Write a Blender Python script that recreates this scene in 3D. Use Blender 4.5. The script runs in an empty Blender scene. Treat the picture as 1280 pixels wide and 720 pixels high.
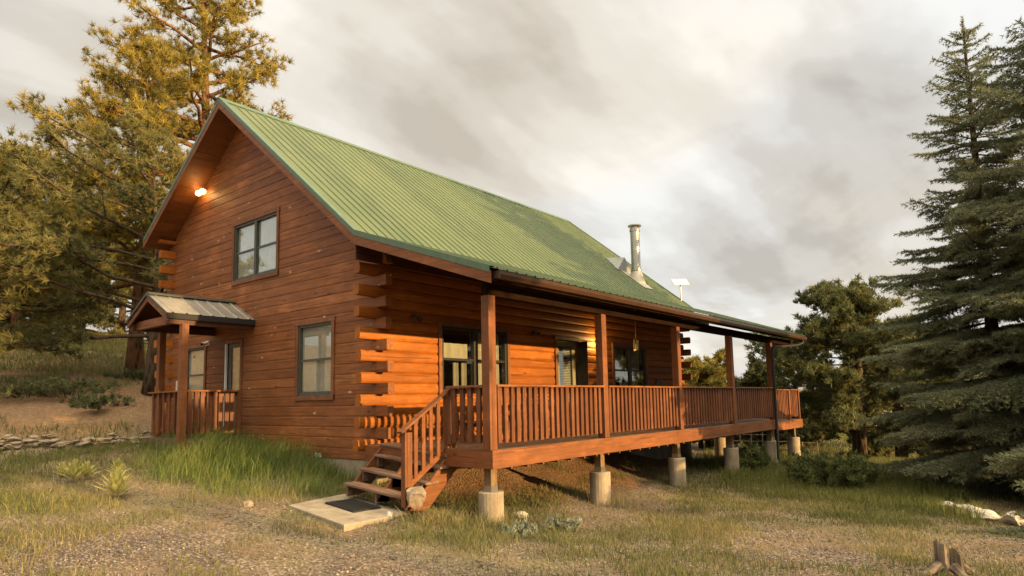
import bpy, math, random
import numpy as np
from mathutils import Matrix, Vector
R = math.radians
rng = np.random.default_rng(7)
random.seed(7)

# ------------------------------------------------------------------ camera, sky, sun, exposure
scene = bpy.context.scene
COL = scene.collection
FPX, PCY = 816.1, 415.58                                   # focal length and principal row, in pixels of a 1280x720 frame
CAM = np.array([-7.669, -9.466, 0.729])
YAW, PITCH, ROLL = R(39.245), R(5.969), R(-1.149)
fw = np.array([math.cos(YAW)*math.cos(PITCH), math.sin(YAW)*math.cos(PITCH), math.sin(PITCH)])
rt0 = np.array([math.sin(YAW), -math.cos(YAW), 0.0]); up0 = np.cross(rt0, fw)
rt = rt0*math.cos(ROLL) + up0*math.sin(ROLL); up = up0*math.cos(ROLL) - rt0*math.sin(ROLL)
cd = bpy.data.cameras.new('camera'); cam = bpy.data.objects.new('camera', cd); COL.objects.link(cam)
cam.matrix_world = Matrix(((rt[0], up[0], -fw[0], CAM[0]), (rt[1], up[1], -fw[1], CAM[1]), (rt[2], up[2], -fw[2], CAM[2]), (0, 0, 0, 1)))
cd.sensor_width = 36.0; cd.lens = FPX/1280*36; cd.shift_y = (PCY-360)/1280; cd.clip_start = 0.05; cd.clip_end = 2000
scene.camera = cam

SUN_EL, SUN_T = R(6.6), 0.11                                # elevation; sideways lean of the sun towards +X
sv = np.array([SUN_T, -1.0, 0.0]); sv /= np.linalg.norm(sv)
sdir = np.array([sv[0]*math.cos(SUN_EL), sv[1]*math.cos(SUN_EL), math.sin(SUN_EL)])
SUN_AZ = math.atan2(sdir[0], sdir[1])                       # from +Y towards +X
w = bpy.data.worlds.new('World'); scene.world = w; w.use_nodes = True
nt = w.node_tree; nt.nodes.clear(); N = nt.nodes.new; Lk = nt.links.new
wo = N('ShaderNodeOutputWorld'); bg = N('ShaderNodeBackground'); Lk(bg.outputs[0], wo.inputs[0])
SKY_STRENGTH = 0.10; bg.inputs[1].default_value = SKY_STRENGTH
sky = N('ShaderNodeTexSky'); sky.sky_type = 'NISHITA'; sky.sun_disc = False; sky.sun_elevation = SUN_EL; sky.sun_rotation = SUN_AZ
def wmath(op, a, b=None):
    n = N('ShaderNodeMath'); n.operation = op
    for i, v in enumerate((a, b)):
        if v is None: continue
        if isinstance(v, (int, float)): n.inputs[i].default_value = v
        else: Lk(v, n.inputs[i])
    return n.outputs[0]
tc = N('ShaderNodeTexCoord'); sp = N('ShaderNodeSeparateXYZ'); Lk(tc.outputs['Generated'], sp.inputs[0])
zz = wmath('ADD', wmath('MAXIMUM', sp.outputs[2], 0.0), 0.22)   # clouds lie in a layer overhead: divide by height
cb = N('ShaderNodeCombineXYZ'); Lk(wmath('DIVIDE', sp.outputs[0], zz), cb.inputs[0]); Lk(wmath('DIVIDE', sp.outputs[1], zz), cb.inputs[1])
def wnoise(scale, detail, rough, dist, loc, sc=(1, 1, 1), rot=0):
    mp = N('ShaderNodeMapping'); mp.inputs['Location'].default_value = loc; mp.inputs['Scale'].default_value = sc; mp.inputs['Rotation'].default_value = (0, 0, rot)
    Lk(cb.outputs[0], mp.inputs[0])
    n = N('ShaderNodeTexNoise'); n.inputs['Scale'].default_value = scale; n.inputs['Detail'].default_value = detail
    n.inputs['Roughness'].default_value = rough; n.inputs['Distortion'].default_value = dist; Lk(mp.outputs[0], n.inputs[0]); return n.outputs[0]
def wramp(fac, stops):
    r = N('ShaderNodeValToRGB'); r.color_ramp.interpolation = 'EASE'
    e = r.color_ramp.elements
    while len(e) < len(stops): e.new(0.5)
    for i, (p, c) in enumerate(stops): e[i].position = p; e[i].color = (*c, 1)
    Lk(fac, r.inputs[0]); return r.outputs[0]
def wmix(f, a, b):
    m = N('ShaderNodeMix'); m.data_type = 'RGBA'
    if isinstance(f, float): m.inputs[0].default_value = f
    else: Lk(f, m.inputs[0])
    Lk(a, m.inputs[6]); Lk(b, m.inputs[7]); return m.outputs[2]
n1 = wnoise(1.15, 7, 0.54, 0.35, (3.1, 1.7, 0), (1, 1, 1), 0.5)
n2 = wnoise(2.6, 4, 0.5, 0.15, (0.4, 5.2, 0), (0.45, 1.5, 1), YAW)
nn = wmath('ADD', wmath('MULTIPLY', n1, 0.62), wmath('MULTIPLY', n2, 0.38))
cloud = wramp(nn, [(0.37, (0.445, 0.415, 0.372)), (0.44, (0.54, 0.513, 0.47)), (0.505, (0.63, 0.612, 0.575)), (0.60, (0.765, 0.755, 0.73))])
tintn = wnoise(0.8, 2, 0.5, 0, (7.7, 2.2, 0))
warm = wramp(tintn, [(0.40, (0.97, 0.98, 0.99)), (0.62, (1.04, 0.99, 0.92))])
mm = N('ShaderNodeMix'); mm.data_type = 'RGBA'; mm.blend_type = 'MULTIPLY'; mm.inputs[0].default_value = 1.0
Lk(cloud, mm.inputs[6]); Lk(warm, mm.inputs[7])
dt = N('ShaderNodeVectorMath'); dt.operation = 'DOT_PRODUCT'; Lk(tc.outputs['Generated'], dt.inputs[0])
gd = Vector((sdir[0]-.15, sdir[1]*.36, 1.0)).normalized(); dt.inputs[1].default_value = gd                # unseen bright patch added high overhead as warm fill light
glow = wmath('POWER', wmath('MAXIMUM', wmath('DIVIDE', wmath('SUBTRACT', dt.outputs['Value'], 0.56), 0.44), 0.0), 1.5)
gm = N('ShaderNodeVectorMath'); gm.operation = 'MULTIPLY_ADD'; gc = N('ShaderNodeCombineXYZ')
for i_ in range(3): Lk(glow, gc.inputs[i_])
Lk(gc.outputs[0], gm.inputs[0]); gm.inputs[1].default_value = (7.4, 6.4, 4.7); gm.inputs[2].default_value = (1, 1, 1)
g2 = N('ShaderNodeVectorMath'); g2.operation = 'MULTIPLY'; Lk(mm.outputs[2], g2.inputs[0]); Lk(gm.outputs[0], g2.inputs[1])
vs = N('ShaderNodeVectorMath'); vs.operation = 'SCALE'; vs.inputs['Scale'].default_value = 0.73/SKY_STRENGTH; Lk(g2.outputs[0], vs.inputs[0])
Lk(wmix(0.93, sky.outputs[0], vs.outputs[0]), bg.inputs[0])

sl = bpy.data.lights.new('sun', 'SUN'); so = bpy.data.objects.new('sun', sl); COL.objects.link(so)
sl.energy = 5.0; sl.angle = R(0.6); sl.color = (1.0, 0.63, 0.26)
so.rotation_euler = Vector(sdir).to_track_quat('Z', 'Y').to_euler(); so.location = (0, -30, 20)

vw = scene.view_settings; vw.view_transform = 'Standard'; vw.look = 'None'; vw.gamma = 1.0; vw.use_curve_mapping = False
vw.exposure = 0.90
cy = scene.cycles
cy.use_denoising = True; cy.denoiser = 'OPENIMAGEDENOISE'; cy.denoising_input_passes = 'RGB_ALBEDO_NORMAL'; cy.denoising_prefilter = 'NONE'; cy.max_bounces = 6; cy.transparent_max_bounces = 12; cy.caustics_reflective = False; cy.caustics_refractive = False
cy.sample_clamp_indirect = 2.5

# ------------------------------------------------------------------ pixel helpers (for finding where things of the photo stand)
def ray(u, v): return fw + rt*((u-640)/FPX) - up*((v-PCY)/FPX)
def at(u, v, depth): return CAM + ray(u, v)*depth
def on_plane(u, v, ax, val):
    d = ray(u, v); return CAM + d*((val-CAM[ax])/d[ax])

# ------------------------------------------------------------------ mesh building
class MB:
    def __init__(s): s.v = []; s.f = []; s.t = []
    def add(s, vs, fs, tint=0.5):
        b = len(s.v); s.v += [tuple(map(float, p)) for p in vs]; s.f += [tuple(i+b for i in f) for f in fs]; s.t += [tint]*len(vs)
        return s
    def box(s, x0, x1, y0, y1, z0, z1, tint=0.5):
        return s.add([(x0,y0,z0),(x1,y0,z0),(x1,y1,z0),(x0,y1,z0),(x0,y0,z1),(x1,y0,z1),(x1,y1,z1),(x0,y1,z1)],
              [(0,3,2,1),(4,5,6,7),(0,1,5,4),(1,2,6,5),(2,3,7,6),(3,0,4,7)], tint)
    def bar(s, p, q, wx, wz, upv=(0,0,1), tint=0.5):
        p, q = np.array(p, float), np.array(q, float); d = q-p; d /= np.linalg.norm(d)
        sd = np.cross(d, upv); sd = sd/np.linalg.norm(sd); u = np.cross(sd, d)
        vs = []
        for c in (p, q):
            for a, b in ((-1,-1),(1,-1),(1,1),(-1,1)): vs.append(c+sd*a*wx/2+u*b*wz/2)
        return s.add(vs, [(0,3,2,1),(4,5,6,7),(0,1,5,4),(1,2,6,5),(2,3,7,6),(3,0,4,7)], tint)
    def prism(s, pts, off, tint=0.5):                       # closed polygon of 3D points pushed along a vector
        n = len(pts); P = [np.array(p, float) for p in pts]; Q = [p+np.array(off, float) for p in P]
        return s.add(P+Q, [tuple(range(n-1,-1,-1)), tuple(range(n,2*n))]+[(i,(i+1)%n,(i+1)%n+n,i+n) for i in range(n)], tint)
    def hull2(s, A, B, tint=0.5):                           # two matching polygons joined
        n = len(A)
        return s.add(list(A)+list(B), [tuple(range(n-1,-1,-1)), tuple(range(n,2*n))]+[(i,(i+1)%n,(i+1)%n+n,i+n) for i in range(n)], tint)
    def tube(s, path, radii, n=10, caps=True, tint=0.5, jit=0.0):
        P = [np.array(p, float) for p in path]
        if isinstance(radii, (int, float)): radii = [radii]*len(P)
        ref = None; vs = []
        for i, p in enumerate(P):
            d = P[min(i+1, len(P)-1)]-P[max(i-1, 0)]; d /= (np.linalg.norm(d)+1e-9)
            if ref is None:
                ref = np.cross(d, (0.3, 0.2, 0.93)) if abs(d[2]) < .9 else np.cross(d, (1, 0, 0))
            ref = ref-d*(ref@d); ref /= (np.linalg.norm(ref)+1e-9); b = np.cross(d, ref)
            for k in range(n):
                a = 2*math.pi*k/n; r = radii[i]*(1+(random.uniform(-jit, jit) if jit else 0))
                vs.append(p+ref*math.cos(a)*r+b*math.sin(a)*r)
        fs = [(i*n+k, i*n+(k+1)%n, (i+1)*n+(k+1)%n, (i+1)*n+k) for i in range(len(P)-1) for k in range(n)]
        if caps: fs += [tuple(range(n-1,-1,-1)), tuple(range((len(P)-1)*n, len(P)*n))]
        return s.add(vs, fs, tint)
    def sphere(s, c, r, n=10, m=7, sc=(1,1,1), tint=0.5):
        vs = [(c[0], c[1], c[2]+r*sc[2])]
        for i in range(1, m):
            ph = math.pi*i/m
            for k in range(n):
                a = 2*math.pi*k/n; vs.append((c[0]+r*sc[0]*math.sin(ph)*math.cos(a), c[1]+r*sc[1]*math.sin(ph)*math.sin(a), c[2]+r*sc[2]*math.cos(ph)))
        vs.append((c[0], c[1], c[2]-r*sc[2])); L = len(vs)-1
        fs = [(0, 1+k, 1+(k+1) % n) for k in range(n)]
        fs += [(1+i*n+k, 1+(i+1)*n+k, 1+(i+1)*n+(k+1) % n, 1+i*n+(k+1) % n) for i in range(m-2) for k in range(n)]
        fs += [(L, 1+(m-2)*n+(k+1) % n, 1+(m-2)*n+k) for k in range(n)]
        return s.add(vs, fs, tint)
    def build(s, name, mat, parent=None, bevel=0.0, smooth=False):
        o = np.array(root_loc(parent))
        me = bpy.data.meshes.new(name)
        me.from_pydata([tuple(np.array(p)-o) for p in s.v], [], s.f)
        a = me.attributes.new('tint', 'FLOAT', 'POINT'); a.data.foreach_set('value', np.array(s.t, dtype=np.float32))
        me.materials.append(mat)
        if smooth: me.polygons.foreach_set('use_smooth', [True]*len(me.polygons))
        me.update()
        ob = bpy.data.objects.new(name, me); COL.objects.link(ob)
        if parent: ob.parent = parent
        if bevel:
            b = ob.modifiers.new('bevel', 'BEVEL'); b.width = bevel; b.segments = 2; b.limit_method = 'ANGLE'
        return ob
def root_loc(p):
    o = Vector((0, 0, 0))
    while p is not None: o += p.location; p = p.parent
    return tuple(o)
def raw(name, V, F3, T, mat, parent=None):                  # numpy triangle soup
    o = np.array(root_loc(parent)); V = np.asarray(V, np.float32)-o.astype(np.float32); F3 = np.asarray(F3, np.int32)
    me = bpy.data.meshes.new(name); me.vertices.add(len(V)); me.vertices.foreach_set('co', V.ravel())
    nf = len(F3); k = F3.shape[1]
    me.loops.add(nf*k); me.loops.foreach_set('vertex_index', F3.ravel()); me.polygons.add(nf)
    me.polygons.foreach_set('loop_start', np.arange(0, nf*k, k, dtype=np.int32)); me.polygons.foreach_set('loop_total', np.full(nf, k, np.int32))
    a = me.attributes.new('tint', 'FLOAT', 'POINT'); a.data.foreach_set('value', np.asarray(T, np.float32))
    me.materials.append(mat); me.update(calc_edges=True)
    ob = bpy.data.objects.new(name, me); COL.objects.link(ob)
    if parent: ob.parent = parent
    return ob
def thing(name, label, cat, loc, group=None):
    o = bpy.data.objects.new(name, None); COL.objects.link(o); o.location = tuple(map(float, loc)); o.empty_display_size = 0.2
    return tag(o, label, cat, group)
def tag(o, label=None, cat=None, group=None, kind=None):
    if label: o['label'] = label
    if cat: o['category'] = cat
    if group: o['group'] = group
    if kind: o['kind'] = kind
    return o
# ------------------------------------------------------------------ materials
class Mat:
    def __init__(s, name):
        s.m = bpy.data.materials.new(name); s.m.use_nodes = True; s.t = s.m.node_tree; s.n = s.t.nodes; s.l = s.t.links
        s.p = s.n['Principled BSDF']; s.out = s.n['Material Output']; s._tc = None
    def coord(s, kind='Object'):
        if s._tc is None: s._tc = s.n.new('ShaderNodeTexCoord')
        return s._tc.outputs[kind]
    def map(s, sc=(1,1,1), loc=(0,0,0), vec=None):
        m = s.n.new('ShaderNodeMapping'); m.inputs['Scale'].default_value = sc; m.inputs['Location'].default_value = loc
        s.l.new(vec if vec is not None else s.coord(), m.inputs[0]); return m.outputs[0]
    def noise(s, scale, detail=4, rough=0.55, vec=None, dist=0.0):
        n = s.n.new('ShaderNodeTexNoise'); n.inputs['Scale'].default_value = scale; n.inputs['Detail'].default_value = detail
        n.inputs['Roughness'].default_value = rough; n.inputs['Distortion'].default_value = dist
        s.l.new(vec if vec is not None else s.coord(), n.inputs[0]); return n.outputs[0]
    def voro(s, scale, vec=None, feat='F1', out='Distance'):
        n = s.n.new('ShaderNodeTexVoronoi'); n.feature = feat; n.inputs['Scale'].default_value = scale
        s.l.new(vec if vec is not None else s.coord(), n.inputs[0]); return n.outputs[out]
    def ramp(s, fac, stops):
        r = s.n.new('ShaderNodeValToRGB'); e = r.color_ramp.elements
        while len(e) < len(stops): e.new(0.5)
        for i, (p, c) in enumerate(stops): e[i].position = p; e[i].color = (*(c if isinstance(c, tuple) else (c, c, c)), 1)
        s.l.new(fac, r.inputs[0]); return r.outputs[0]
    def mix(s, f, a, b, mode='MIX'):
        m = s.n.new('ShaderNodeMix'); m.data_type = 'RGBA'; m.blend_type = mode
        for i, v in ((0, f), (6, a), (7, b)):
            if isinstance(v, (int, float)): m.inputs[i].default_value = v
            elif isinstance(v, tuple): m.inputs[i].default_value = (*v, 1)
            else: s.l.new(v, m.inputs[i])
        return m.outputs[2]
    def math(s, op, a, b=0.0):
        n = s.n.new('ShaderNodeMath'); n.operation = op
        for i, v in enumerate((a, b)):
            if isinstance(v, (int, float)): n.inputs[i].default_value = v
            else: s.l.new(v, n.inputs[i])
        return n.outputs[0]
    def tint(s):
        n = s.n.new('ShaderNodeAttribute'); n.attribute_name = 'tint'; return n.outputs['Fac']
    def col(s, c):
        if isinstance(c, tuple): s.p.inputs['Base Color'].default_value = (*c, 1)
        else: s.l.new(c, s.p.inputs['Base Color'])
        return s
    def set(s, rough=0.6, metal=0.0, spec=0.4):
        s.p.inputs['Roughness'].default_value = rough; s.p.inputs['Metallic'].default_value = metal; s.p.inputs['Specular IOR Level'].default_value = spec; return s
    def bump(s, h, strength=0.4, dist=0.01):
        b = s.n.new('ShaderNodeBump'); b.inputs['Strength'].default_value = strength; b.inputs['Distance'].default_value = dist
        s.l.new(h, b.inputs['Height']); s.l.new(b.outputs[0], s.p.inputs['Normal']); return s
def wood(name, base, axis, dark=0.55, chips=False, rough=0.55, weather=0.0, spec=0.3):
    M = Mat(name); st = [14, 14, 14]; st[axis] = 0.9
    g = M.noise(1.6, 6, 0.62, M.map(tuple(st)), 0.35)
    big = M.noise(0.7, 3, 0.5)
    b = base; dk = tuple(c*dark for c in b); lt = tuple(min(1, c*1.32) for c in b)
    c = M.ramp(g, [(0.28, dk), (0.50, b), (0.74, lt)])
    t = M.tint(); c = M.mix(1.0, c, M.ramp(t, [(0.0, (0.58, 0.52, 0.48)), (0.5, (1, 1, 1)), (1.0, (1.30, 1.36, 1.35))]), 'MULTIPLY')
    c = M.mix(1.0, c, M.ramp(big, [(0.3, (0.72, 0.70, 0.68)), (0.7, (1.15, 1.15, 1.15))]), 'MULTIPLY')
    cs_ = [26, 26, 26]; cs_[axis] = 0.55
    cr = M.noise(1.0, 3, 0.55, M.map(tuple(cs_), (3.3, 1.1, 6.2)), 0.2)
    c = M.mix(M.ramp(cr, [(0.355, 0.75), (0.385, 0.0)]), c, tuple(x*0.22 for x in b))
    ks = [4.2, 4.2, 4.2]; ks[axis] = 1.9
    kn = M.voro(1.0, M.map(tuple(ks), (0.3, 0.7, 0.1)))
    c = M.mix(M.ramp(kn, [(0.06, 1.0), (0.13, 0.0)]), c, tuple(x*0.30 for x in b))
    st2 = M.ramp(M.noise(1.15, 6, 0.68, M.map((1, 1, 2.2), (2, 5, 1))), [(0.36, 0.0), (0.50, 0.55), (0.70, 0.0)])   # old water marks
    c = M.mix(st2, c, tuple(x*0.45 for x in b))
    if chips:
        cs = [3.6, 3.6, 3.6]; cs[axis] = 1.5
        ch = M.voro(1.0, M.map(tuple(cs), (4.1, 2.2, 0.9))); br = M.noise(16, 3)
        f = M.ramp(M.math('ADD', ch, M.math('MULTIPLY', br, 0.22)), [(0.175, 1.0), (0.20, 0.0)])
        c = M.mix(f, c, (0.46, 0.29, 0.17))
    if weather:
        wf = M.ramp(M.noise(5.0, 5, 0.7, M.map(tuple(x*0.25 for x in st))), [(0.42, 0.0), (0.62, weather)])
        c = M.mix(wf, c, (0.22, 0.175, 0.14))
    M.col(c).set(rough, 0, spec).bump(g, 0.35, 0.006); return M.m
ST = (0.235, 0.086, 0.030)
W_Y = wood('stained_logs_along_y', (0.30, 0.112, 0.038), 1, 0.50, chips=True)
W_X = wood('stained_logs_along_x', (0.38, 0.122, 0.016), 0, 0.66)
P_X = wood('stained_boards_along_x', ST, 0, 0.6)
P_Y = wood('stained_boards_along_y', ST, 1, 0.6)
P_Z = wood('stained_posts', (0.215, 0.078, 0.028), 2, 0.6)
BAL = wood('stained_balusters', (0.175, 0.064, 0.026), 2, 0.55)
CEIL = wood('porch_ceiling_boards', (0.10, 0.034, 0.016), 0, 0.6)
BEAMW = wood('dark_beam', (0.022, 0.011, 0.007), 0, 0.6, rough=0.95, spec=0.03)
TRIM = wood('window_trim_wood', (0.22, 0.090, 0.040), 2, 0.6)
TREAD = wood('worn_stair_boards', (0.21, 0.105, 0.055), 1, 0.5, weather=0.75, rough=0.8)
DECKW = wood('deck_boards', (0.17, 0.085, 0.045), 0, 0.55, weather=0.5, rough=0.75)
RAWP = wood('treated_lumber', (0.24, 0.155, 0.08), 2, 0.6, rough=0.75)

def simple(name, c, rough=0.6, metal=0.0, var=0.15, scale=8.0, bump=0.0):
    M = Mat(name); n = M.noise(scale, 5, 0.6)
    M.col(M.ramp(n, [(0.3, tuple(x*(1-var) for x in c)), (0.7, tuple(min(1, x*(1+var)) for x in c))])).set(rough, metal)
    if bump: M.bump(n, bump, 0.01)
    return M.m
def roof_mat():
    M = Mat('green_roof_metal'); n = M.noise(0.5, 4, 0.6); s = M.noise(3.0, 4, 0.6, M.map((3, 0.35, 0.35)))
    c = M.ramp(n, [(0.3, (0.074, 0.106, 0.052)), (0.7, (0.098, 0.128, 0.062))])
    sx = M.n.new('ShaderNodeSeparateXYZ'); M.l.new(M.coord(), sx.inputs[0]); wn = M.n.new('ShaderNodeTexWhiteNoise'); wn.noise_dimensions = '1D'
    M.l.new(M.math('FLOOR', M.math('DIVIDE', M.math('ADD', sx.outputs[0], 6.633), 0.9144)), wn.inputs['W'])      # each sheet of metal faded a little differently
    c = M.mix(1.0, c, M.ramp(wn.outputs[0], [(0.0, (0.88, 0.90, 0.90)), (1.0, (1.12, 1.10, 1.08))]), 'MULTIPLY')
    c = M.mix(M.ramp(s, [(0.5, 0.0), (0.75, 0.35)]), c, (0.19, 0.20, 0.12)); M.col(c).set(0.55, 0.0, 0.25); return M.m
ROOF = roof_mat()
RTRIM = simple('green_trim_metal', (0.075, 0.125, 0.075), 0.4, 0.0)
TIN = simple('bare_roof_tin', (0.36, 0.35, 0.31), 0.38, 0.55, 0.2, 3)
GUT = simple('brown_gutter', (0.050, 0.027, 0.017), 0.32)
BLACK = simple('black_metal', (0.014, 0.014, 0.014), 0.75)
STEEL = simple('galvanised_steel', (0.45, 0.43, 0.38), 0.3, 0.85, 0.12, 5)
LEAD = simple('pale_flashing', (0.36, 0.34, 0.29), 0.5, 0.3, 0.1, 5)
def conc_mat():
    M = Mat('pale_concrete'); n = M.noise(3.5, 6, 0.7); f = M.noise(30, 4, 0.7); stn = M.noise(2.2, 5, 0.65, M.map((2.5, 2.5, .45)))
    c = M.ramp(n, [(0.3, (0.22, 0.183, 0.13)), (0.7, (0.37, 0.315, 0.235))])
    c = M.mix(M.ramp(stn, [(0.50, 0.0), (0.68, 0.6)]), c, (0.19, 0.14, 0.09)); c = M.mix(M.ramp(f, [(0.62, 0.0), (0.72, 0.5)]), c, (0.15, 0.12, 0.09))
    M.col(c).set(0.95, 0, 0.2).bump(M.math('ADD', n, f), 0.5, 0.012); return M.m
CONC = conc_mat()
FRAME = simple('dark_green_window_frame', (0.060, 0.074, 0.064), 0.45)
FRAMEB = simple('dark_window_frame', (0.018, 0.018, 0.017), 0.45)
WHITE = simple('white_paint', (0.75, 0.75, 0.72), 0.5, 0, 0.04)
DOORM = simple('olive_door_paint', (0.20, 0.185, 0.105), 0.5)
DOORG = simple('grey_door_paint', (0.10, 0.095, 0.085), 0.5)
CAN = simple('round_black_chair_shell', (0.03, 0.022, 0.018), 0.5)
BRASS = simple('aged_brass', (0.55, 0.40, 0.16), 0.3, 0.9)
INT = simple('interior_wall', (0.50, 0.36, 0.22), 0.9)
def blind_mat(name, c, st):
    M = Mat(name); n = M.noise(9, 5, 0.65, M.map((1, 1, st))); M.col(M.ramp(n, [(0.3, tuple(x*0.72 for x in c)), (0.7, c)])).set(0.9); return M.m
SHADE = blind_mat('pale_window_shade', (0.80, 0.77, 0.69), 0.6)
CURT_REFL = blind_mat('curtain_and_reflection_cloth', (0.72, 0.66, 0.54), 0.1)
def glass_mat():
    M = Mat('window_glass'); M.n.remove(M.p)
    g = M.n.new('ShaderNodeBsdfGlossy'); g.inputs['Roughness'].default_value = 0.02; g.inputs['Color'].default_value = (0.92, 0.95, 0.94, 1)
    t = M.n.new('ShaderNodeBsdfTransparent'); t.inputs['Color'].default_value = (0.86, 0.88, 0.86, 1)
    fr = M.n.new('ShaderNodeLayerWeight'); fr.inputs['Blend'].default_value = 0.5
    mx = M.n.new('ShaderNodeMixShader'); f = M.math('ADD', M.math('MULTIPLY', M.math('POWER', fr.outputs['Facing'], 3.5), 0.88), 0.10)
    M.l.new(f, mx.inputs[0]); M.l.new(t.outputs[0], mx.inputs[1]); M.l.new(g.outputs[0], mx.inputs[2]); M.l.new(mx.outputs[0], M.out.inputs[0]); return M.m
GLASS = glass_mat()
def emit_mat(name, c, s):
    M = Mat(name); M.col(c); M.p.inputs['Emission Color'].default_value = (*c, 1); M.p.inputs['Emission Strength'].default_value = s; return M.m
def foliage(name, dark, light, trans=0.25, dry=None):
    M = Mat(name); n = M.noise(0.8, 3); t = M.tint()
    c = M.ramp(M.math('ADD', M.math('MULTIPLY', t, 0.7), M.math('MULTIPLY', n, 0.3)), [(0.15, dark), (0.75, light)]+([(0.93, dry)] if dry else []))
    M.col(c).set(0.7, 0, 0.15)
    tr = M.n.new('ShaderNodeBsdfTranslucent'); M.l.new(c, tr.inputs[0]); mx = M.n.new('ShaderNodeMixShader'); mx.inputs[0].default_value = trans
    M.l.new(M.p.outputs[0], mx.inputs[1]); M.l.new(tr.outputs[0], mx.inputs[2]); M.l.new(mx.outputs[0], M.out.inputs[0]); return M.m
PINE = foliage('sunlit_pine_needles', (0.13, 0.125, 0.034), (0.44, 0.34, 0.070), 0.42)  # gold of the low sun is put into this needle colour
PINED = foliage('shaded_pine_needles', (0.095, 0.105, 0.040), (0.26, 0.235, 0.088), 0.42)  # same needles, with their shade put into the colour
SPRUCE = foliage('spruce_needles', (0.086, 0.106, 0.060), (0.26, 0.275, 0.160), 0.36)
JUNI = foliage('juniper_needles', (0.065, 0.080, 0.034), (0.19, 0.19, 0.078), 0.35)
GRASSG = foliage('green_grass', (0.095, 0.145, 0.036), (0.21, 0.265, 0.075), 0.35, (0.30, 0.25, 0.11))
GRASSO = foliage('olive_grass', (0.080, 0.105, 0.028), (0.20, 0.20, 0.065), 0.35, (0.32, 0.25, 0.11))
GRASSD = foliage('dry_grass', (0.080, 0.105, 0.034), (0.20, 0.185, 0.075), 0.3, (0.36, 0.28, 0.15))
SAGE = foliage('sage_leaves', (0.16, 0.18, 0.12), (0.30, 0.32, 0.24), 0.2)
SHRUB = foliage('shrub_leaves', (0.055, 0.078, 0.026), (0.15, 0.165, 0.060), 0.3)
SCRUB = foliage('scrub_leaves', (0.085, 0.105, 0.045), (0.19, 0.20, 0.095), 0.3)
MULL = foliage('mullein_leaves', (0.36, 0.35, 0.11), (0.58, 0.53, 0.20), 0.35)
def bark_mat(name, a, b):
    M = Mat(name); n = M.voro(5.0, M.map((1.6, 1.6, 0.5))); f = M.noise(12, 5, 0.65)
    M.col(M.mix(M.ramp(n, [(0.15, 0.0), (0.6, 1.0)]), a, b)).set(0.95, 0, 0.1).bump(M.math('ADD', n, M.math('MULTIPLY', f, 0.4)), 0.8, 0.05); return M.m
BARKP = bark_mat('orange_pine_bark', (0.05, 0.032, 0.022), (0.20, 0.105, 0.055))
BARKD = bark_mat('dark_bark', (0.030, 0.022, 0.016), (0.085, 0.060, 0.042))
BARKG = bark_mat('weathered_stump_wood', (0.055, 0.042, 0.032), (0.19, 0.15, 0.11))
ROCK = simple('tan_rock', (0.25, 0.195, 0.135), 0.95, 0, 0.35, 6, 0.6)
ROCKW = simple('white_rock', (0.44, 0.39, 0.32), 0.95, 0, 0.35, 9, 0.7)

# ------------------------------------------------------------------ ground
gp = [(-7.7,-9.5,-.86),(-2.7,-5.3,-.98),(-2.1,-.5,-.80),(-2.25,-2.1,-.93),(-1,-2.1,-.95),(-.1,-2.8,-1.08),(3,-2.8,-1.21),(6.3,-2.8,-1.27),(9.5,-2.8,-1.30),
 (12.7,-2.8,-1.40),(15.2,-3.2,-1.45),(.5,-.6,-.75),(1,.2,-.50),(4,.2,-.45),(7,.2,-.5),(9.3,.2,-.85),(11,.2,-1.2),(15.5,0,-1.4),(-.3,.5,-.74),(-.3,2.5,-.48),(-.3,4.5,-.22),
 (-1.6,4.4,-.25),(-1.5,6.5,-.1),(-.5,7,0),(-3,2,-.68),(-4,5,-.55),(10,-6,-1.5),(12,-9,-1.65),(5,-8,-1.3),(0,-8,-1.05),(18,-6,-1.75),(18,3,-1.7),(30,0,-2.2),
 (30,-20,-2.6),(0,-20,-1.3),(-20,-15,-.8),(-20,5,.6),(-25,25,4.0),(0,40,6.5),(30,30,2.5),(60,-20,-3),(60,40,0),(4,9.5,.4),(10,10,.3),(4,14,1.1),(12,16,1.0),(-60,-60,0),(-60,60,8),(60,60,3),(60,-60,-3)]
def pix(u, v, depth): p = at(u, v, depth); return (p[0], p[1], p[2])
gp += [pix(0,566,15.6), pix(100,562,16.2), pix(190,556,17.0), pix(0,548,16.4), pix(100,546,17.0), pix(0,474,21.5), pix(100,476,21.5), pix(180,482,21), pix(0,440,27), pix(100,440,28),
       pix(180,446,29), pix(60,420,36), pix(150,424,38), pix(-150,470,25), pix(-250,560,14), pix(0,640,8.9), pix(0,700,6.5), pix(100,600,11.8)]
GP = np.array(gp)
def _phi(r): return np.sqrt(r*r+0.6)
_A = _phi(np.linalg.norm(GP[:, None, :2]-GP[None, :, :2], axis=2)) + np.eye(len(GP))*-0.02
_n = len(GP); _B = np.zeros((_n+3, _n+3)); _B[:_n, :_n] = _A; _B[:_n, _n] = 1; _B[:_n, _n+1:] = GP[:, :2]; _B[_n:, :_n] = _B[:_n, _n:].T
_W = np.linalg.solve(_B, np.concatenate([GP[:, 2], np.zeros(3)]))
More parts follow.
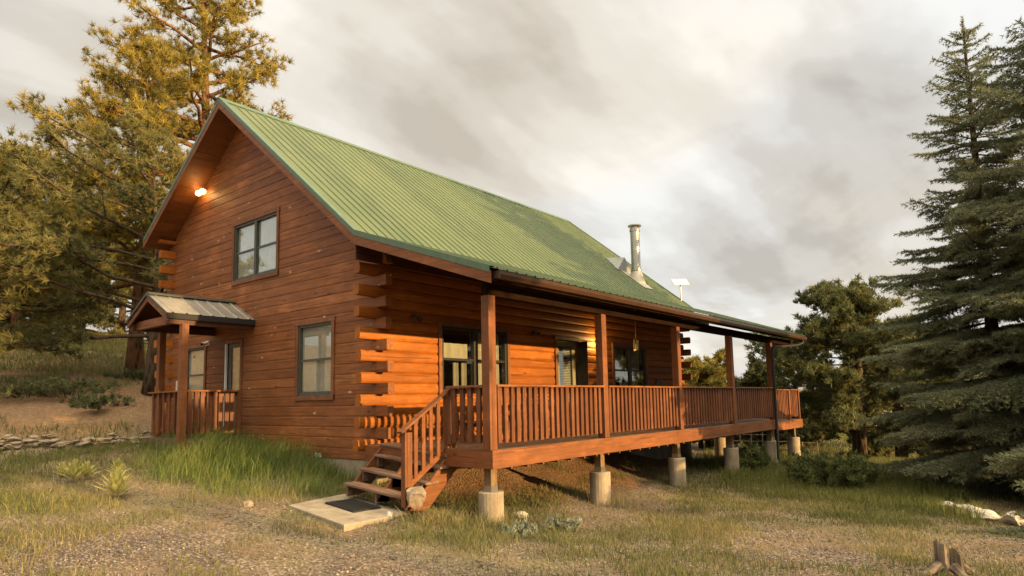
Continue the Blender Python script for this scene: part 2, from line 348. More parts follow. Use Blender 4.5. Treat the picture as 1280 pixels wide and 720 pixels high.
def ground(x, y):
    x = np.atleast_1d(np.asarray(x, float)); y = np.atleast_1d(np.asarray(y, float))
    xc = np.clip(x, -60, 60); yc = np.clip(y, -60, 60); out = np.empty(len(x))
    for i in range(0, len(x), 20000):
        q = np.stack([xc[i:i+20000], yc[i:i+20000]], 1)
        out[i:i+20000] = _phi(np.linalg.norm(q[:, None]-GP[None, :, :2], axis=2))@_W[:_n] + _W[_n] + q@_W[_n+1:]
    bump = 0.03*np.sin(1.7*x+0.6*y)*np.sin(1.3*y-.4*x)+0.02*np.sin(3.9*x+1.1)*np.sin(4.3*y+.5*x)+0.010*np.sin(9.1*x+2*y)*np.sin(8.3*y-1.5*x)
    return np.clip(out, -5, 13)+bump
def gz(x, y): return float(ground(x, y)[0])
def on_ground(u, v):
    d = ray(u, v); t = 3.0
    while t < 120:
        p = CAM+d*t
        if p[2] < gz(p[0], p[1]): break
        t *= 1.01
    return np.array([p[0], p[1], gz(p[0], p[1])])
def axis_pts(lo, hi, fine, far):
    a = list(np.arange(lo, hi, fine)); s = fine
    while a[-1] < far: s *= 1.25; a.append(a[-1]+s)
    s = fine
    while a[0] > -far: s *= 1.25; a.insert(0, a[0]-s)
    return np.array(a)
gx, gy = axis_pts(-9, 22, 0.16, 400), axis_pts(-10, 24, 0.16, 400)
XX, YY = np.meshgrid(gx, gy, indexing='ij'); ZZ = ground(XX.ravel(), YY.ravel())
V = np.stack([XX.ravel(), YY.ravel(), ZZ], 1); ny = len(gy)
ii, jj = np.meshgrid(np.arange(len(gx)-1), np.arange(ny-1), indexing='ij'); b = (ii*ny+jj).ravel()
F = np.stack([b, b+ny, b+ny+1, b+1], 1)
# keep the house footprint clear of soil above the floor: lower it under the house
ins = (V[:, 0] > 0.2) & (V[:, 0] < 11.9) & (V[:, 1] > 0.3) & (V[:, 1] < 8.4); V[ins, 2] = np.minimum(V[ins, 2], -0.35)
def ground_mat():
    M = Mat('dry_ground'); big = M.noise(0.35, 4, 0.6); mid = M.noise(1.4, 5, 0.65); fine = M.noise(22, 4, 0.7)
    dirt = M.ramp(fine, [(0.3, (0.095, 0.064, 0.038)), (0.72, (0.27, 0.190, 0.118))])
    v1 = M.voro(26, out='Color'); vd = M.voro(26)
    sepc = M.n.new('ShaderNodeSeparateColor'); M.l.new(v1, sepc.inputs[0])
    grav = M.ramp(sepc.outputs[0], [(0.0, (0.15, 0.110, 0.080)), (0.5, (0.27, 0.205, 0.152)), (1.0, (0.42, 0.345, 0.28))])
    grav = M.mix(M.ramp(vd, [(0.35, 0.0), (0.62, 0.8)]), grav, (0.09, 0.062, 0.042))
    straw = M.ramp(M.noise(34, 3, 0.7), [(0.3, (0.105, 0.092, 0.038)), (0.7, (0.26, 0.200, 0.095))])
    c = M.mix(M.ramp(mid, [(0.42, 0.0), (0.56, 1.0)]), dirt, grav)
    c = M.mix(M.ramp(big, [(0.46, 0.0), (0.60, 0.75)]), c, straw)
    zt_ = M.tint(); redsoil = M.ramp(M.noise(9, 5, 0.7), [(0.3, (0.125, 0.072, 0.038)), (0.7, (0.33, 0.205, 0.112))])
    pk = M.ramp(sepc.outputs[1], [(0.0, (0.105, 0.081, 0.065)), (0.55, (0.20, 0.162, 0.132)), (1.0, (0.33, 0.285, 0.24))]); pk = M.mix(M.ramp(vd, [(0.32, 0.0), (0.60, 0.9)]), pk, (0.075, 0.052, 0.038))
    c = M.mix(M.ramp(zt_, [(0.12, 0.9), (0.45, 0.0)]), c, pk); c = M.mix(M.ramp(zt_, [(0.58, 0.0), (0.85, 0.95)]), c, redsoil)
    M.col(c).set(0.95, 0, 0.15).bump(M.math('ADD', M.math('MULTIPLY', fine, 0.5), M.math('MULTIPLY', vd, 0.8)), 0.9, 0.03); return M.m
GM = ground_mat()
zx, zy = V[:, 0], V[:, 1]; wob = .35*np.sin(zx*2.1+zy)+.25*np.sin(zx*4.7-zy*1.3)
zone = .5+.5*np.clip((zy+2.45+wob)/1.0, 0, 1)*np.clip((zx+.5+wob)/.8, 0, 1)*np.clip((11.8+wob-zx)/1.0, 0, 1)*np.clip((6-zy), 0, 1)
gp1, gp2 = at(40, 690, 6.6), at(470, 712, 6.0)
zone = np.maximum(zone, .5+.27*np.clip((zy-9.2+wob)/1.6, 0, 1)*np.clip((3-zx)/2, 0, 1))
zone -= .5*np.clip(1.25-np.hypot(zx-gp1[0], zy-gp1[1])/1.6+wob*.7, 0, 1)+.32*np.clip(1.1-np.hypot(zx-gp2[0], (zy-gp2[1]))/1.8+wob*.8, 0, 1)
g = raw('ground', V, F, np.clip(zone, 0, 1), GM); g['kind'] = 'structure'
g.data.polygons.foreach_set('use_smooth', [True]*len(g.data.polygons))

# ------------------------------------------------------------------ log cabin
W, L = 8.60, 12.72
X0, X1 = -0.633, 13.72                                      # rake edges of the main roof
RY, RZ = 4.972, 7.886                                       # ridge
KY, KZ = -0.147, 3.781                                      # change of pitch at the front wall
EY, EZ = -3.325, 2.67                                       # porch eave
BY = 8.95; BZ = RZ-0.676*(BY-RY)                            # back eave
PX1 = 15.05                                                 # far end of the porch roof
cabin = thing('log_cabin', 'two storey orange stained log cabin with green metal roof and long railed porch', 'house', (6, 4, -0.5))
def roof_z(y):
    if y > RY: return RZ-(y-RY)*(RZ-BZ)/(BY-RY)
    if y > KY: return RZ-(RY-y)*(RZ-KZ)/(RY-KY)
    return KZ-(KY-y)*(KZ-EZ)/(KY-EY)
def gable_ends(z):                                          # y-range of the gable under the soffit at height z
    lo = RY-(RZ-0.26-z)*(RY-KY)/(RZ-KZ); hi = RY+(RZ-0.24-z)*(BY-RY)/(RZ-BZ)
    return lo, hi
def clipz(poly, z0, z1):
    for sgn, lim in ((1, z0), (-1, z1)):
        out = []
        for i in range(len(poly)):
            a, c = poly[i], poly[(i+1) % len(poly)]; ia, ic = sgn*(a[1]-lim) >= 0, sgn*(c[1]-lim) >= 0
            if ia: out.append(a)
            if ia != ic:
                t = (lim-a[1])/(c[1]-a[1]); out.append((a[0]+t*(c[0]-a[0]), lim))
        poly = out
        if not poly: return []
    return poly
def prof_flat(z0, z1): return [(-.15,z0),(-.012,z0),(-.003,z0+.009),(0,z0+.03),(0,z1-.03),(-.003,z1-.009),(-.012,z1),(-.15,z1)]
def prof_round(z0, z1):
    h = z1-z0; return [(-.15,z0),(-.022,z0),(-.008,z0+.07*h),(.003,z0+.2*h),(.009,z0+.5*h),(.003,z0+.8*h),(-.008,z0+.93*h),(-.022,z1),(-.15,z1)]
def log_wall(axis, fixed, out, prof, span, zr, openings, joints=False):
    """axis: running axis (0 x, 1 y); fixed: outer plane; out: outward sign; span(z, k)->(lo, hi) end positions at height z of course k"""
    mb = MB(); k0 = math.floor((zr[0]-0.095)/0.2)
    k = k0
    while True:
        z0 = 0.095+0.2*k; z1 = z0+0.2
        if z0 >= zr[1]: break
        cuts = sorted(set([max(z0, zr[0]), min(z1, zr[1])]+[z for o in openings for z in (o[2], o[3]) if z0 < z < z1]))
        tcourse = random.uniform(0.25, 0.75)
        for za, zb in zip(cuts[:-1], cuts[1:]):
            if zb-za < 0.004: continue
            zm = (za+zb)/2; lo, hi = span(zm, k)
            if hi-lo < 0.05: continue
            segs = [(None, None)]
            blocks = sorted((o[0], o[1]) for o in openings if o[2] < zm < o[3])
            edges = []; cur = None
            for a, c in blocks: edges.append((cur, a)); cur = c
            edges.append((cur, None))
            if joints:
                e2 = []
                for a, c in edges:
                    aa = lo if a is None else a; cc = hi if c is None else c; prev = a; p = aa+random.uniform(1.0, 3.2)
                    while p < cc-0.7: e2.append((prev, p-.0015)); prev = p+.0015; p += random.uniform(2.0, 3.8)
                    e2.append((prev, c))
                edges = e2
            poly = clipz(prof(z0, z1), za, zb)
            if len(poly) < 3: continue
            for a, c in edges:
                tt = min(1, max(0, tcourse+random.uniform(-.15, .15))); A, B = [], []
                for d, z in poly:
                    l, h = span(z, k); l = l if a is None else a; h = h if c is None else c
                    if h < l+.002: h = l+.002
                    for P, q in ((A, l), (B, h)):
                        P.append((fixed+out*d, q, z) if axis == 1 else (q, fixed+out*d, z))
                mb.hull2(A, B, tt)
        k += 1
    return mb
def jit(k, q): return .035*math.sin(k*12.9898+q*78.233)
def g_span(z, k):
    lo, hi = gable_ends(z)
    e0 = -0.27+jit(k, 1) if k % 2 == 0 else 0.152; e1 = W+0.30 if k % 2 == 0 else W-0.152
    return max(lo, e0), min(hi, e1)
def l_span(z, k): return (0.152, L-0.152) if k % 2 == 0 else (-0.388+jit(k, 2), L+0.34+jit(k, 3))
WIN_UP = (3.43, 5.29, 3.66, 5.00); WIN_LO = (1.37, 2.54, 0.91, 2.36); WIN_E = (6.62, 7.66, 0.85, 2.20); DOOR_E = (4.88, 5.60, 0.13, 2.20)
W1 = (1.63, 3.70, 0.93, 2.28); DR = (5.66, 6.60, 0.02, 2.24); W2 = (8.42, 10.32, 0.85, 2.22)
log_wall(1, 0.0, -1, prof_flat, g_span, (-0.305, RZ-0.25), [WIN_UP, WIN_LO, WIN_E, DOOR_E], joints=True).build('log_wall', W_Y, cabin)
log_wall(0, 0.0, -1, prof_round, l_span, (-0.28, roof_z(0)-0.10), [W1, DR, W2]).build('log_wall', W_X, cabin)
log_wall(1, L, 1, prof_round, lambda z, k: (max(gable_ends(z)[0], -0.42 if k % 2 == 0 else .152), min(gable_ends(z)[1], W+.3 if k % 2 == 0 else W-.152)), (-0.305, RZ-0.25), []).build('log_wall', W_Y, cabin)
log_wall(0, W, 1, prof_round, l_span, (-0.305, roof_z(W)-0.25), []).build('log_wall', W_X, cabin)
m = MB(); m.box(0.02, L-.02, 0.02, 0.18, -1.5, -.31); m.box(0.02, L-.02, W-.18, W-.02, -1.5, -.31); m.box(0.02, 0.18, .181, W-.181, -1.5, -.31); m.box(L-.18, L-.02, .181, W-.181, -1.5, -.31)
m.build('foundation', CONC, cabin)
m = MB(); m.box(.17, L-.17, .17, W-.17, -.05, 0.0); m.build('floor', INT, cabin)
m = MB(); m.box(.17, L-.17, .17, W-.17, 2.78, 2.84); m.box(4.9, 5.0, .2, W-.2, 0.01, 2.77); m.box(.17, 4.88, 4.0, 4.1, 0.01, 2.77); m.build('partition', INT, cabin)

# roof: ribbed metal sheet
def rib_profile(xa, xb):
    pts = []; x = xa
    while x < xb-.001:
        for dx, h in ((0, 0.0), (0.085, 0.0), (0.094, 0.021), (0.118, 0.021), (0.127, 0.0)):
            if x+dx < xb: pts.append((x+dx, h))
        x += 0.2286
    pts.append((xb, 0.0)); return pts
def rib_sheet(mb, xa, xb, rows, tint=0.5):                  # rows: (y, z, normal_y, normal_z)
    pr = rib_profile(xa, xb); vs = []
    for (y, z, n_y, n_z) in rows:
        for x, h in pr: vs.append((x, y+n_y*h, z+n_z*h))
    n = len(pr); fs = [(r*n+i, r*n+i+1, (r+1)*n+i+1, (r+1)*n+i) for r in range(len(rows)-1) for i in range(n-1)]
    mb.add(vs, fs, tint)
def nrm(dy, dz): l = math.hypot(dy, dz); return (-dz/l, dy/l)
m = MB()
nm = nrm(RY-KY, RZ-KZ); npz = nrm(KY-EY, KZ-EZ); nb = nrm(BY-RY, BZ-RZ)
rib_sheet(m, X0, X1, [(RY, RZ, *nm), (KY, KZ, *nm)][::-1])
roof = m.build('roof', ROOF, cabin)
m = MB(); rib_sheet(m, X0, PX1, [(EY-.05, EZ-.0175, *npz), (KY, KZ+.001, *npz)]); m.build('porch_roof', ROOF, cabin)
m = MB(); rib_sheet(m, X0, X1, [(RY, RZ, *nb), (BY, BZ, *nb)]); m.build('roof', ROOF, cabin)
m = MB()
m.prism([(X0-.02, RY-.16, RZ-.09), (X0-.02, RY, RZ+.04), (X0-.02, RY+.16, RZ-.075), (X0-.02, RY+.15, RZ-.095), (X0-.02, RY, RZ+.015), (X0-.02, RY-.15, RZ-.11)], (X1-X0+.04, 0, 0))
m.build('ridge_cap', RTRIM, roof)
def rake(xe, sgn, ya, za, yb, zb, name):                    # fascia board and metal trim along a sloping edge
    m = MB(); a = xe-0.03*sgn
    m.prism([(a, ya, za-.055), (a, yb, zb-.055), (a, yb, zb-.235), (a, ya, za-.235)], (0.035*sgn, 0, 0)); m.build('rake_board', P_Y, roof)
    m = MB(); c = xe+0.012*sgn
    m.prism([(c, ya, za+.028), (c, yb, zb+.028), (c, yb, zb-.075), (c, ya, za-.075)], (-0.008*sgn, 0, 0))
    m.prism([(c-.009*sgn, ya, za+.030), (c-.009*sgn, yb, zb+.030), (c-.009*sgn, yb, zb+.023), (c-.009*sgn, ya, za+.023)], (-0.10*sgn, 0, 0))
    m.build('rake_trim', RTRIM, roof)
for xe, sg in ((X0, -1), (X1, 1)):
    rake(xe, sg, RY, RZ, KY, KZ, 'f'); rake(xe, sg, RY+.001, RZ, BY, BZ, 'b')
rake(X0, -1, KY-.001, KZ, EY, EZ, 'p'); rake(PX1, 1, KY, KZ, EY, EZ, 'p')
# soffits (board underside) and porch ceiling
m = MB()
m.prism([(X0+.035, RY, RZ-.215), (X0+.035, KY, KZ-.215), (X0+.035, KY, KZ-.19), (X0+.035, RY, RZ-.19)], (X1-X0-.07, 0, 0))
m.prism([(X0+.035, RY, RZ-.215), (X0+.035, BY-.03, BZ-.195), (X0+.035, BY-.03, BZ-.17), (X0+.035, RY, RZ-.19)], (X1-X0-.07, 0, 0))
m.build('soffit', P_X, roof)
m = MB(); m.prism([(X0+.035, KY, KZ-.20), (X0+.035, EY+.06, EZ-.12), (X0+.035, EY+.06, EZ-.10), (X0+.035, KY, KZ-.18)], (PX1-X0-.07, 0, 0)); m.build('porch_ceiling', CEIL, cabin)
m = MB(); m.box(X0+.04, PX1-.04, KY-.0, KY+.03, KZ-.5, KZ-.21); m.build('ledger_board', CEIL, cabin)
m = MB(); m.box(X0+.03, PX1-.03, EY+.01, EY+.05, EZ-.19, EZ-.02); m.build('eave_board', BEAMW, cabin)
m = MB()
gpf = [(0, -.005), (-.10, -.005), (-.125, .05), (-.125, .105), (-.118, .105), (-.118, .052), (-.096, .003), (-.006, .003), (-.006, .105), (0, .105)]
m.prism([(X0+.10, EY+.008+a, EZ-.155+c) for a, c in gpf], (PX1-X0-.12, 0, 0)); m.box(X0+.094, X0+.10, EY-.117, EY+.008, EZ-.16, EZ-.05); m.box(PX1-.02, PX1-.014, EY-.117, EY+.008, EZ-.16, EZ-.05)
gut = m.build('gutter', GUT, cabin)
m = MB(); m.tube([(PX1-.35, EY-.06, EZ-.16), (PX1-.35, EY-.06, EZ-.26), (PX1-.55, EY+.05, EZ-.33), (12.62, -3.12, 2.18), (12.50, -3.10, 2.08), (12.50, -3.10, 1.0), (12.50, -3.10, -1.15), (12.42, -3.28, -1.24)], 0.045, 8); m.build('downspout', BLACK, cabin, smooth=True)

# posts, beam, deck
D = 2.975; ZB = -0.276; PXS = [-0.279+3.259*i for i in range(5)]
for i, px in enumerate(PXS):
    m = MB(); m.box(px, px+.16, -D-.001, -D+.155, 0.002, 2.345, random.uniform(.3, .7)); m.build('porch_post', P_Z, cabin, bevel=.006)
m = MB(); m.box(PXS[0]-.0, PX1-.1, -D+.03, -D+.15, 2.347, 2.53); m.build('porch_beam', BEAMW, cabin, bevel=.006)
DX1 = 15.45; DROP = .06
m = MB()
x = PXS[0]+.045
yb = -D+.005
while yb < -0.05:
    ye = min(yb+.136, -.03); m.box(x, PXS[4]+.10, yb, ye, -.03, 0.0, random.uniform(.2, .8)); m.box(PXS[4]+.105, DX1-.04, yb, ye, -.03-DROP, -DROP, random.uniform(.2, .8)); yb += .142
m.build('deck_floor', DECKW, cabin)
m = MB(); m.box(PXS[0], PXS[4]+.10, -D-.04, -D-.002, ZB, 0.0, .55); m.build('rim_board', P_X, cabin, bevel=.004)
m = MB(); m.box(PXS[4]+.105, DX1, -D-.04, -D-.002, ZB-DROP, -DROP, .65); m.build('rim_board', P_X, cabin, bevel=.004)
m = MB(); m.box(PXS[0], PXS[0]+.04, -D, -.02, ZB, -.001, .45); m.build('rim_board', P_Y, cabin, bevel=.004)
m = MB(); m.box(DX1-.04, DX1, -D, -.02, ZB-DROP, -DROP-.001, .45); m.build('rim_board', P_Y, cabin)
m = MB()
xj = .2
while xj < DX1-.3: m.box(xj, xj+.04, -D+.01, -.05, ZB+.02-DROP, -.035-DROP, random.uniform(.2, .5)); xj += .41
m.box(PXS[0]+.05, DX1-.05, -2.88, -2.73, ZB-.0, ZB+.018, .3); m.build('deck_joists', DECKW, cabin)
for px, yy in [(-.09, -2.8), (3.02, -2.8), (6.30, -2.8), (9.57, -2.8), (12.72, -2.8), (15.05, -2.8), (15.25, -.22), (12.2, -.3)]:
    drop = DROP if px > 12.9 else 0; zt = -.63-drop*.3
    m = MB(); n = 18; rr = .195; zb = gz(px, yy)-.3
    m.tube([(px, yy, zb), (px, yy, zt-.012), (px, yy, zt)], [rr, rr, rr-.012], 22)
    p = m.build('concrete_pier', CONC, cabin); 
    m = MB(); m.box(px-.07, px+.07, yy-.07, yy+.07, zt, ZB-drop, .6); m.build('pier_post', RAWP, p, bevel=.005)
    m = MB(); m.box(px-.075, px+.075, yy-.076, yy+.076, zt-.001, zt+.09); m.build('post_bracket', STEEL, p)

def railing(p, q, zf, name_posts=(), face=-1, n=None, zt=.98, end_gap=.03):
    """p, q: end points (x, y) of the rail line; zf floor height"""
    p, q = np.array(p, float), np.array(q, float); d = q-p; ln = np.linalg.norm(d); d /= ln; nn = np.array([d[1], -d[0]])*(-face)*-1
    P = lambda s, o, z: (p[0]+d[0]*s+nn[0]*o, p[1]+d[1]*s+nn[1]*o, z)
    mat = P_X if abs(d[0]) > abs(d[1]) else P_Y
    m = MB(); m.bar(P(0, -.01, zf+zt-.018), P(ln, -.01, zf+zt-.018), .125, .034, tint=.75)
    top = m.build('railing', mat, cabin, bevel=.004)
    m = MB(); m.bar(P(0, .042, zf+zt-.085), P(ln, .042, zf+zt-.085), .036, .088, tint=.4); m.build('rail_bar', mat, top, bevel=.003); m = MB(); m.bar(P(0, .042, zf+.175), P(ln, .042, zf+.175), .036, .088, tint=.4); m.build('rail_bar', mat, top, bevel=.003)
    n = n or max(2, int(round(ln/.162)))
    for i in range(n):
        s = end_gap+(ln-2*end_gap)*(i+.5)/n+random.uniform(-.007, .007); m = MB(); tl_ = random.uniform(-.008, .008)
        hw = .041+random.uniform(-.004, .003); a = zf+.085+random.uniform(-.006, .006); b_ = zf+zt-.038
        A = [P(s-hw, -.022, a+.0), P(s+hw, -.022, a), P(s+hw, .022, a+.03), P(s-hw, .022, a+.03)]
        B = [(v[0]+d[0]*tl_, v[1]+d[1]*tl_, b_) for v in A]
        m.hull2(A, B, random.uniform(.15, .85)); m.build('baluster', BAL, top)
    return top
for i in range(4): railing((PXS[i]+.162, -D+.05), (PXS[i+1]-.002, -D+.05), 0.0, n=20 if i < 2 else 19)
railing((PXS[4]+.162, -D+.05), (DX1-1.16, -D+.05), -DROP, n=9); railing((DX1-1.05, -D+.05), (DX1-.14, -D+.05), -DROP, n=6)
for px in (DX1-1.155, DX1-.135):
    m = MB(); m.box(px, px+.10, -D-.0, -D+.1, -DROP+.002, .955-DROP, .7); m.build('rail_post', P_Z, cabin, bevel=.005)
railing((DX1-.08, -D+.12), (DX1-.08, -.1), -DROP, n=8)
railing((PXS[0]+.06, -2.05), (PXS[0]+.06, -D+.157), 0.0, n=4)

# stair up to the porch (leaning a little, right side low)
def sk(x, y, z): return (x, y, z-.075*(y+.45)/-1.55*1.55)     # lean across its width
stair = MB()
YL, YR_ = -.45, -2.0
tr = [(-.30, .045), (-.43, -.13), (-.735, -.34), (-1.05, -.545)]
def tz(y, z): return z-.135*(-.45-y)/1.55
stm = MB()
prf = [(-1.02, -.86), (-.66, -.90), (.03, -.30), (.03, -.07), (-.20, -.10)]
for yy in (YR_-.02,): stm.prism([(a, yy, c+.0) for a, c in prf], (0, .04, 0), .6)
st = stm.build('stair', P_X, cabin, bevel=.003)
for yy, dz in ((YL-.02, .14), (-1.25, .07)): m = MB(); m.prism([(a, yy, c+dz) for a, c in prf], (0, .04, 0), .3); m.build('stringer', P_X, st)
for i, (tx, z) in enumerate(tr):
    m = MB()
    for j in range(2):
        xa = tx+j*.142; A = [(xa, YL, z), (xa+.136, YL, z), (xa+.136, YL, z-.038), (xa, YL, z-.038)]
        B = [(a, YR_-.06, tz(YR_-.06, zz_)) for a, _, zz_ in A]; m.hull2(A, B, random.uniform(.3, .8))
    m.build('tread', TREAD, st, bevel=.004)
    for yy in (YL-.06, -1.23, YR_+.09): m = MB(); m.box(tx+.03, tx+.28, yy-.02, yy+.02, tz(yy, z)-.205, tz(yy, z)-.04, .3); m.build('tread_block', TREAD, st)
m = MB(); m.box(-1.13, -.99, YR_-.045, YR_+.05, -.80, .29, .6); m.build('newel', P_Z, st, bevel=.005)
m = MB(); m.box(-.17, -.05, YR_-.045, YR_+.05, -.27, .93, .6); m.build('newel', P_Z, st, bevel=.005)
m = MB(); m.bar((-1.20, YR_, .29), (-.12, YR_, .955), .115, .036, tint=.75); m.build('handrail', P_X, st, bevel=.004)
m = MB(); m.bar((-1.0, YR_+.012, -.49), (-.16, YR_+.012, .03), .035, .08, tint=.5); m.build('rail_bar', P_X, st)
for i in range(5):
    xx = -.90+.158*i; s_ = (.955-.29)/(1.08)
    m = MB(); m.box(xx-.035, xx+.035, YR_-.028, YR_-.006, -.46+(xx+1.0)*.62, .30+(xx+1.2)*s_-.03, random.uniform(.3, .8)); m.build('baluster', P_Z, st)

# windows and doors
def window_gable(o, units, name='window', mat_fr=FRAME, head_long=True):
    y0, y1, z0, z1 = o; t = .085
    m = MB(); m.box(-.028, .0, y0-t, y0+.004, z0-t, z1+.004, .6); m.box(-.028, .0, y1-.004, y1+t, z0-t, z1+.004, .4)
    m.box(-.030, -.001, y0-t-.02, y1+t+.05, z1+.004, z1+t+.01, .7); m.box(-.034, -.001, y0-t, y1+t, z0-t-.01, z0, .6)
    wd = m.build(name, TRIM, cabin, bevel=.004)
    wu = (y1-y0)/units
    for k in range(units):
        a, c = y0+k*wu, y0+(k+1)*wu; zm = (z0+z1)/2; f = .045
        m = MB(); m.box(.0, .10, a, a+f, z0, z1); m.box(.0, .10, c-f, c, z0, z1); m.box(.001, .10, a+f, c-f, z0, z0+f); m.box(.001, .10, a+f, c-f, z1-f, z1); m.build('frame', mat_fr, wd, bevel=.003)
        m = MB(); m.box(.02, .05, a+f, c-f, zm-.022, zm+.022); m.box(.022, .05, a+f, a+f+.03, z0+f, zm-.022); m.box(.022, .05, c-f-.03, c-f, z0+f, zm-.022); m.box(.022, .05, a+f+.03, c-f-.03, z0+f, z0+f+.035); m.build('sash', mat_fr, wd)
        m = MB(); m.box(.056, .062, a+f-.01, c-f+.01, zm+.0, z1-f+.01); m.box(.036, .042, a+f+.02, c-f-.02, z0+f+.02, zm); m.build('pane', GLASS, wd)
        m = MB(); m.box(.070, .078, a+.01, c-.01, z0+.02, z1-.01); m.build('blind', SHADE, wd)
    return wd
window_gable(WIN_UP, 2); window_gable(WIN_LO, 1); window_gable(WIN_E, 1)
def window_long(o, units, curtain_and_reflection):
    x0, x1, z0, z1 = o; t = .085
    m = MB(); m.box(x0-t, x0, -.045, .0, z0-t, z1+t, .8); m.box(x1, x1+t, -.045, .0, z0-t, z1+t, .8); m.box(x0, x1, -.043, .0, z1, z1+t, .5); m.box(x0, x1, -.05, .0, z0-t, z0, .5)
    wd = m.build('window', TRIM, cabin, bevel=.004); wu = (x1-x0)/units; f = .06
    for k in range(units):
        a, c = x0+k*wu, x0+(k+1)*wu; zm = z0+(z1-z0)*.5
        m = MB(); m.box(a, a+f, -.02, .08, z0, z1); m.box(c-f, c, -.02, .08, z0, z1); m.box(a+f, c-f, -.019, .08, z0, z0+f); m.box(a+f, c-f, -.019, .08, z1-f, z1); m.build('frame', FRAMEB, wd, bevel=.003)
        m = MB(); m.box(a+f, c-f, .0, .03, zm-.025, zm+.025); m.build('sash', FRAMEB, wd)
        m = MB(); m.box(a+f-.01, c-f+.01, .040, .046, zm, z1-f+.01); m.box(a+f-.01, c-f+.01, .018, .024, z0+f-.01, zm); m.build('pane', GLASS, wd)
        for (ca, cc, lo_, hi_) in curtain_and_reflection[k]:
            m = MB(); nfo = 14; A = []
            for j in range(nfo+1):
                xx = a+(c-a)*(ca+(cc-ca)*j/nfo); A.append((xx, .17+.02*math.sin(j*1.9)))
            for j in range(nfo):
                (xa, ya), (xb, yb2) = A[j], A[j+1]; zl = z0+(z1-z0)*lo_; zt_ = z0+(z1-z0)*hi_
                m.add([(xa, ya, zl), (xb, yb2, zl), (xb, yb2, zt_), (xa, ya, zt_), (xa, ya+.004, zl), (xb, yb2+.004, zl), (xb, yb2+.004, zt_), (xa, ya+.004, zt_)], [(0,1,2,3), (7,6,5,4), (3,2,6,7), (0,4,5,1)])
            m.build('curtain_and_reflection', CURT_REFL, wd)
    return wd
window_long(W1, 2, [[(.02, .98, .52, .76), (.50, .66, -.05, .46), (.74, .90, -.05, .46)], [(.02, .45, -.05, 1.0), (.6, .95, -.05, 1.0)]]); window_long(W2, 2, [[(.30, .97, .38, .95)], [(.05, .95, .38, .95)]])  # far-window sheets and near-window mid band stand in for sky reflections
# porch door with half glass and a blind
x0, x1, z0, z1 = DR
m = MB(); m.box(x0-.09, x0, -.045, .0, z0, z1+.09, .8); m.box(x1, x1+.09, -.045, .0, z0, z1+.09, .8); m.box(x0, x1, -.043, .0, z1, z1+.09, .5); df = m.build('door', TRIM, cabin, bevel=.004)
m = MB(); m.box(x0, x0+.14, .03, .075, z0, z1-.02); m.box(x1-.20, x1, .03, .075, z0, z1-.02); m.box(x0+.14, x1-.20, .03, .075, z1-.16, z1-.02); m.box(x0+.14, x1-.20, .03, .075, z0, .35); m.build('door_leaf', DOORM, df, bevel=.004)
m = MB(); m.box(x0+.14, x1-.20, .05, .056, .35, z1-.16); m.build('pane', GLASS, df)
m = MB()
zz_ = .36
while zz_ < z1-.18: m.add([(x0+.14, .080, zz_), (x1-.20, .080, zz_), (x1-.20, .102, zz_+.024), (x0+.14, .102, zz_+.024), (x0+.14, .082, zz_-.003), (x1-.20, .082, zz_-.003), (x1-.20, .104, zz_+.021), (x0+.14, .104, zz_+.021)], [(0,1,2,3), (7,6,5,4)]); zz_ += .042
m.build('blind', WHITE, df)
m = MB(); m.box(x0+.14, x1-.20, .115, .12, .35, z1-.16); m.build('blind', simple('dim_blind_backing', (.10, .09, .05), .9), df)
m = MB(); m.tube([(x1-.10, .03, 1.0), (x1-.10, -.03, 1.0), (x1-.10, -.035, 1.0), (x1-.22, -.035, 1.0)], .012, 8); m.box(x1-.13, x1-.07, .022, .03, .93, 1.09); m.build('handle', BLACK, df)
m = MB(); m.box(x1-.02, x1+.0, -.06, -.02, z0+.02, z1-.02); m.box(x1-.03, x1-.02, -.33, -.02, z0+.02, z1-.02); m.build('screen_door', FRAMEB, df)
# entry door in the gable
y0, y1, z0, z1 = DOOR_E
m = MB(); m.box(-.028, .0, y0-.08, y0, z0, z1+.08, .6); m.box(-.028, .0, y1, y1+.04, z0, z1+.08, .4); m.box(-.027, .0, y0, y1, z1, z1+.08, .6); de = m.build('door', TRIM, cabin, bevel=.004)
m = MB(); m.box(-.02, .02, y1-.06, y1-.001, z0, z1-.001); m.build('door_frame', WHITE, de)
m = MB(); m.box(.04, .08, y0, y1-.061, z0, 1.05); m.box(.04, .08, y1-.20, y1-.061, 1.05, z1); m.box(.04, .08, y0, y0+.10, 1.05, z1); m.box(.04, .08, y0+.10, y1-.20, z1-.1, z1); m.build('door_leaf', DOORG, de, bevel=.003)
m = MB(); m.box(.058, .063, y0+.10, y1-.20, 1.05, z1-.1); m.build('pane', GLASS, de)
m = MB(); m.box(.10, .11, y0+.10, y1-.20, 1.05, z1-.1); m.build('blind', simple('straw_blind', (.62, .54, .32), .9, 0, .3, 14), de)
m = MB(); m.sphere((.0, y1-.13, 1.0), .035); m.tube([(.04, y1-.13, 1.0), (.0, y1-.13, 1.0)], .015, 8); m.build('handle', BLACK, de, smooth=True)
m = MB(); m.box(-.012, -.0005, 1.7, 1.93, -.30, -.22); m.build('foundation_vent', simple('vent_paint', (.42, .42, .36), .6), cabin)

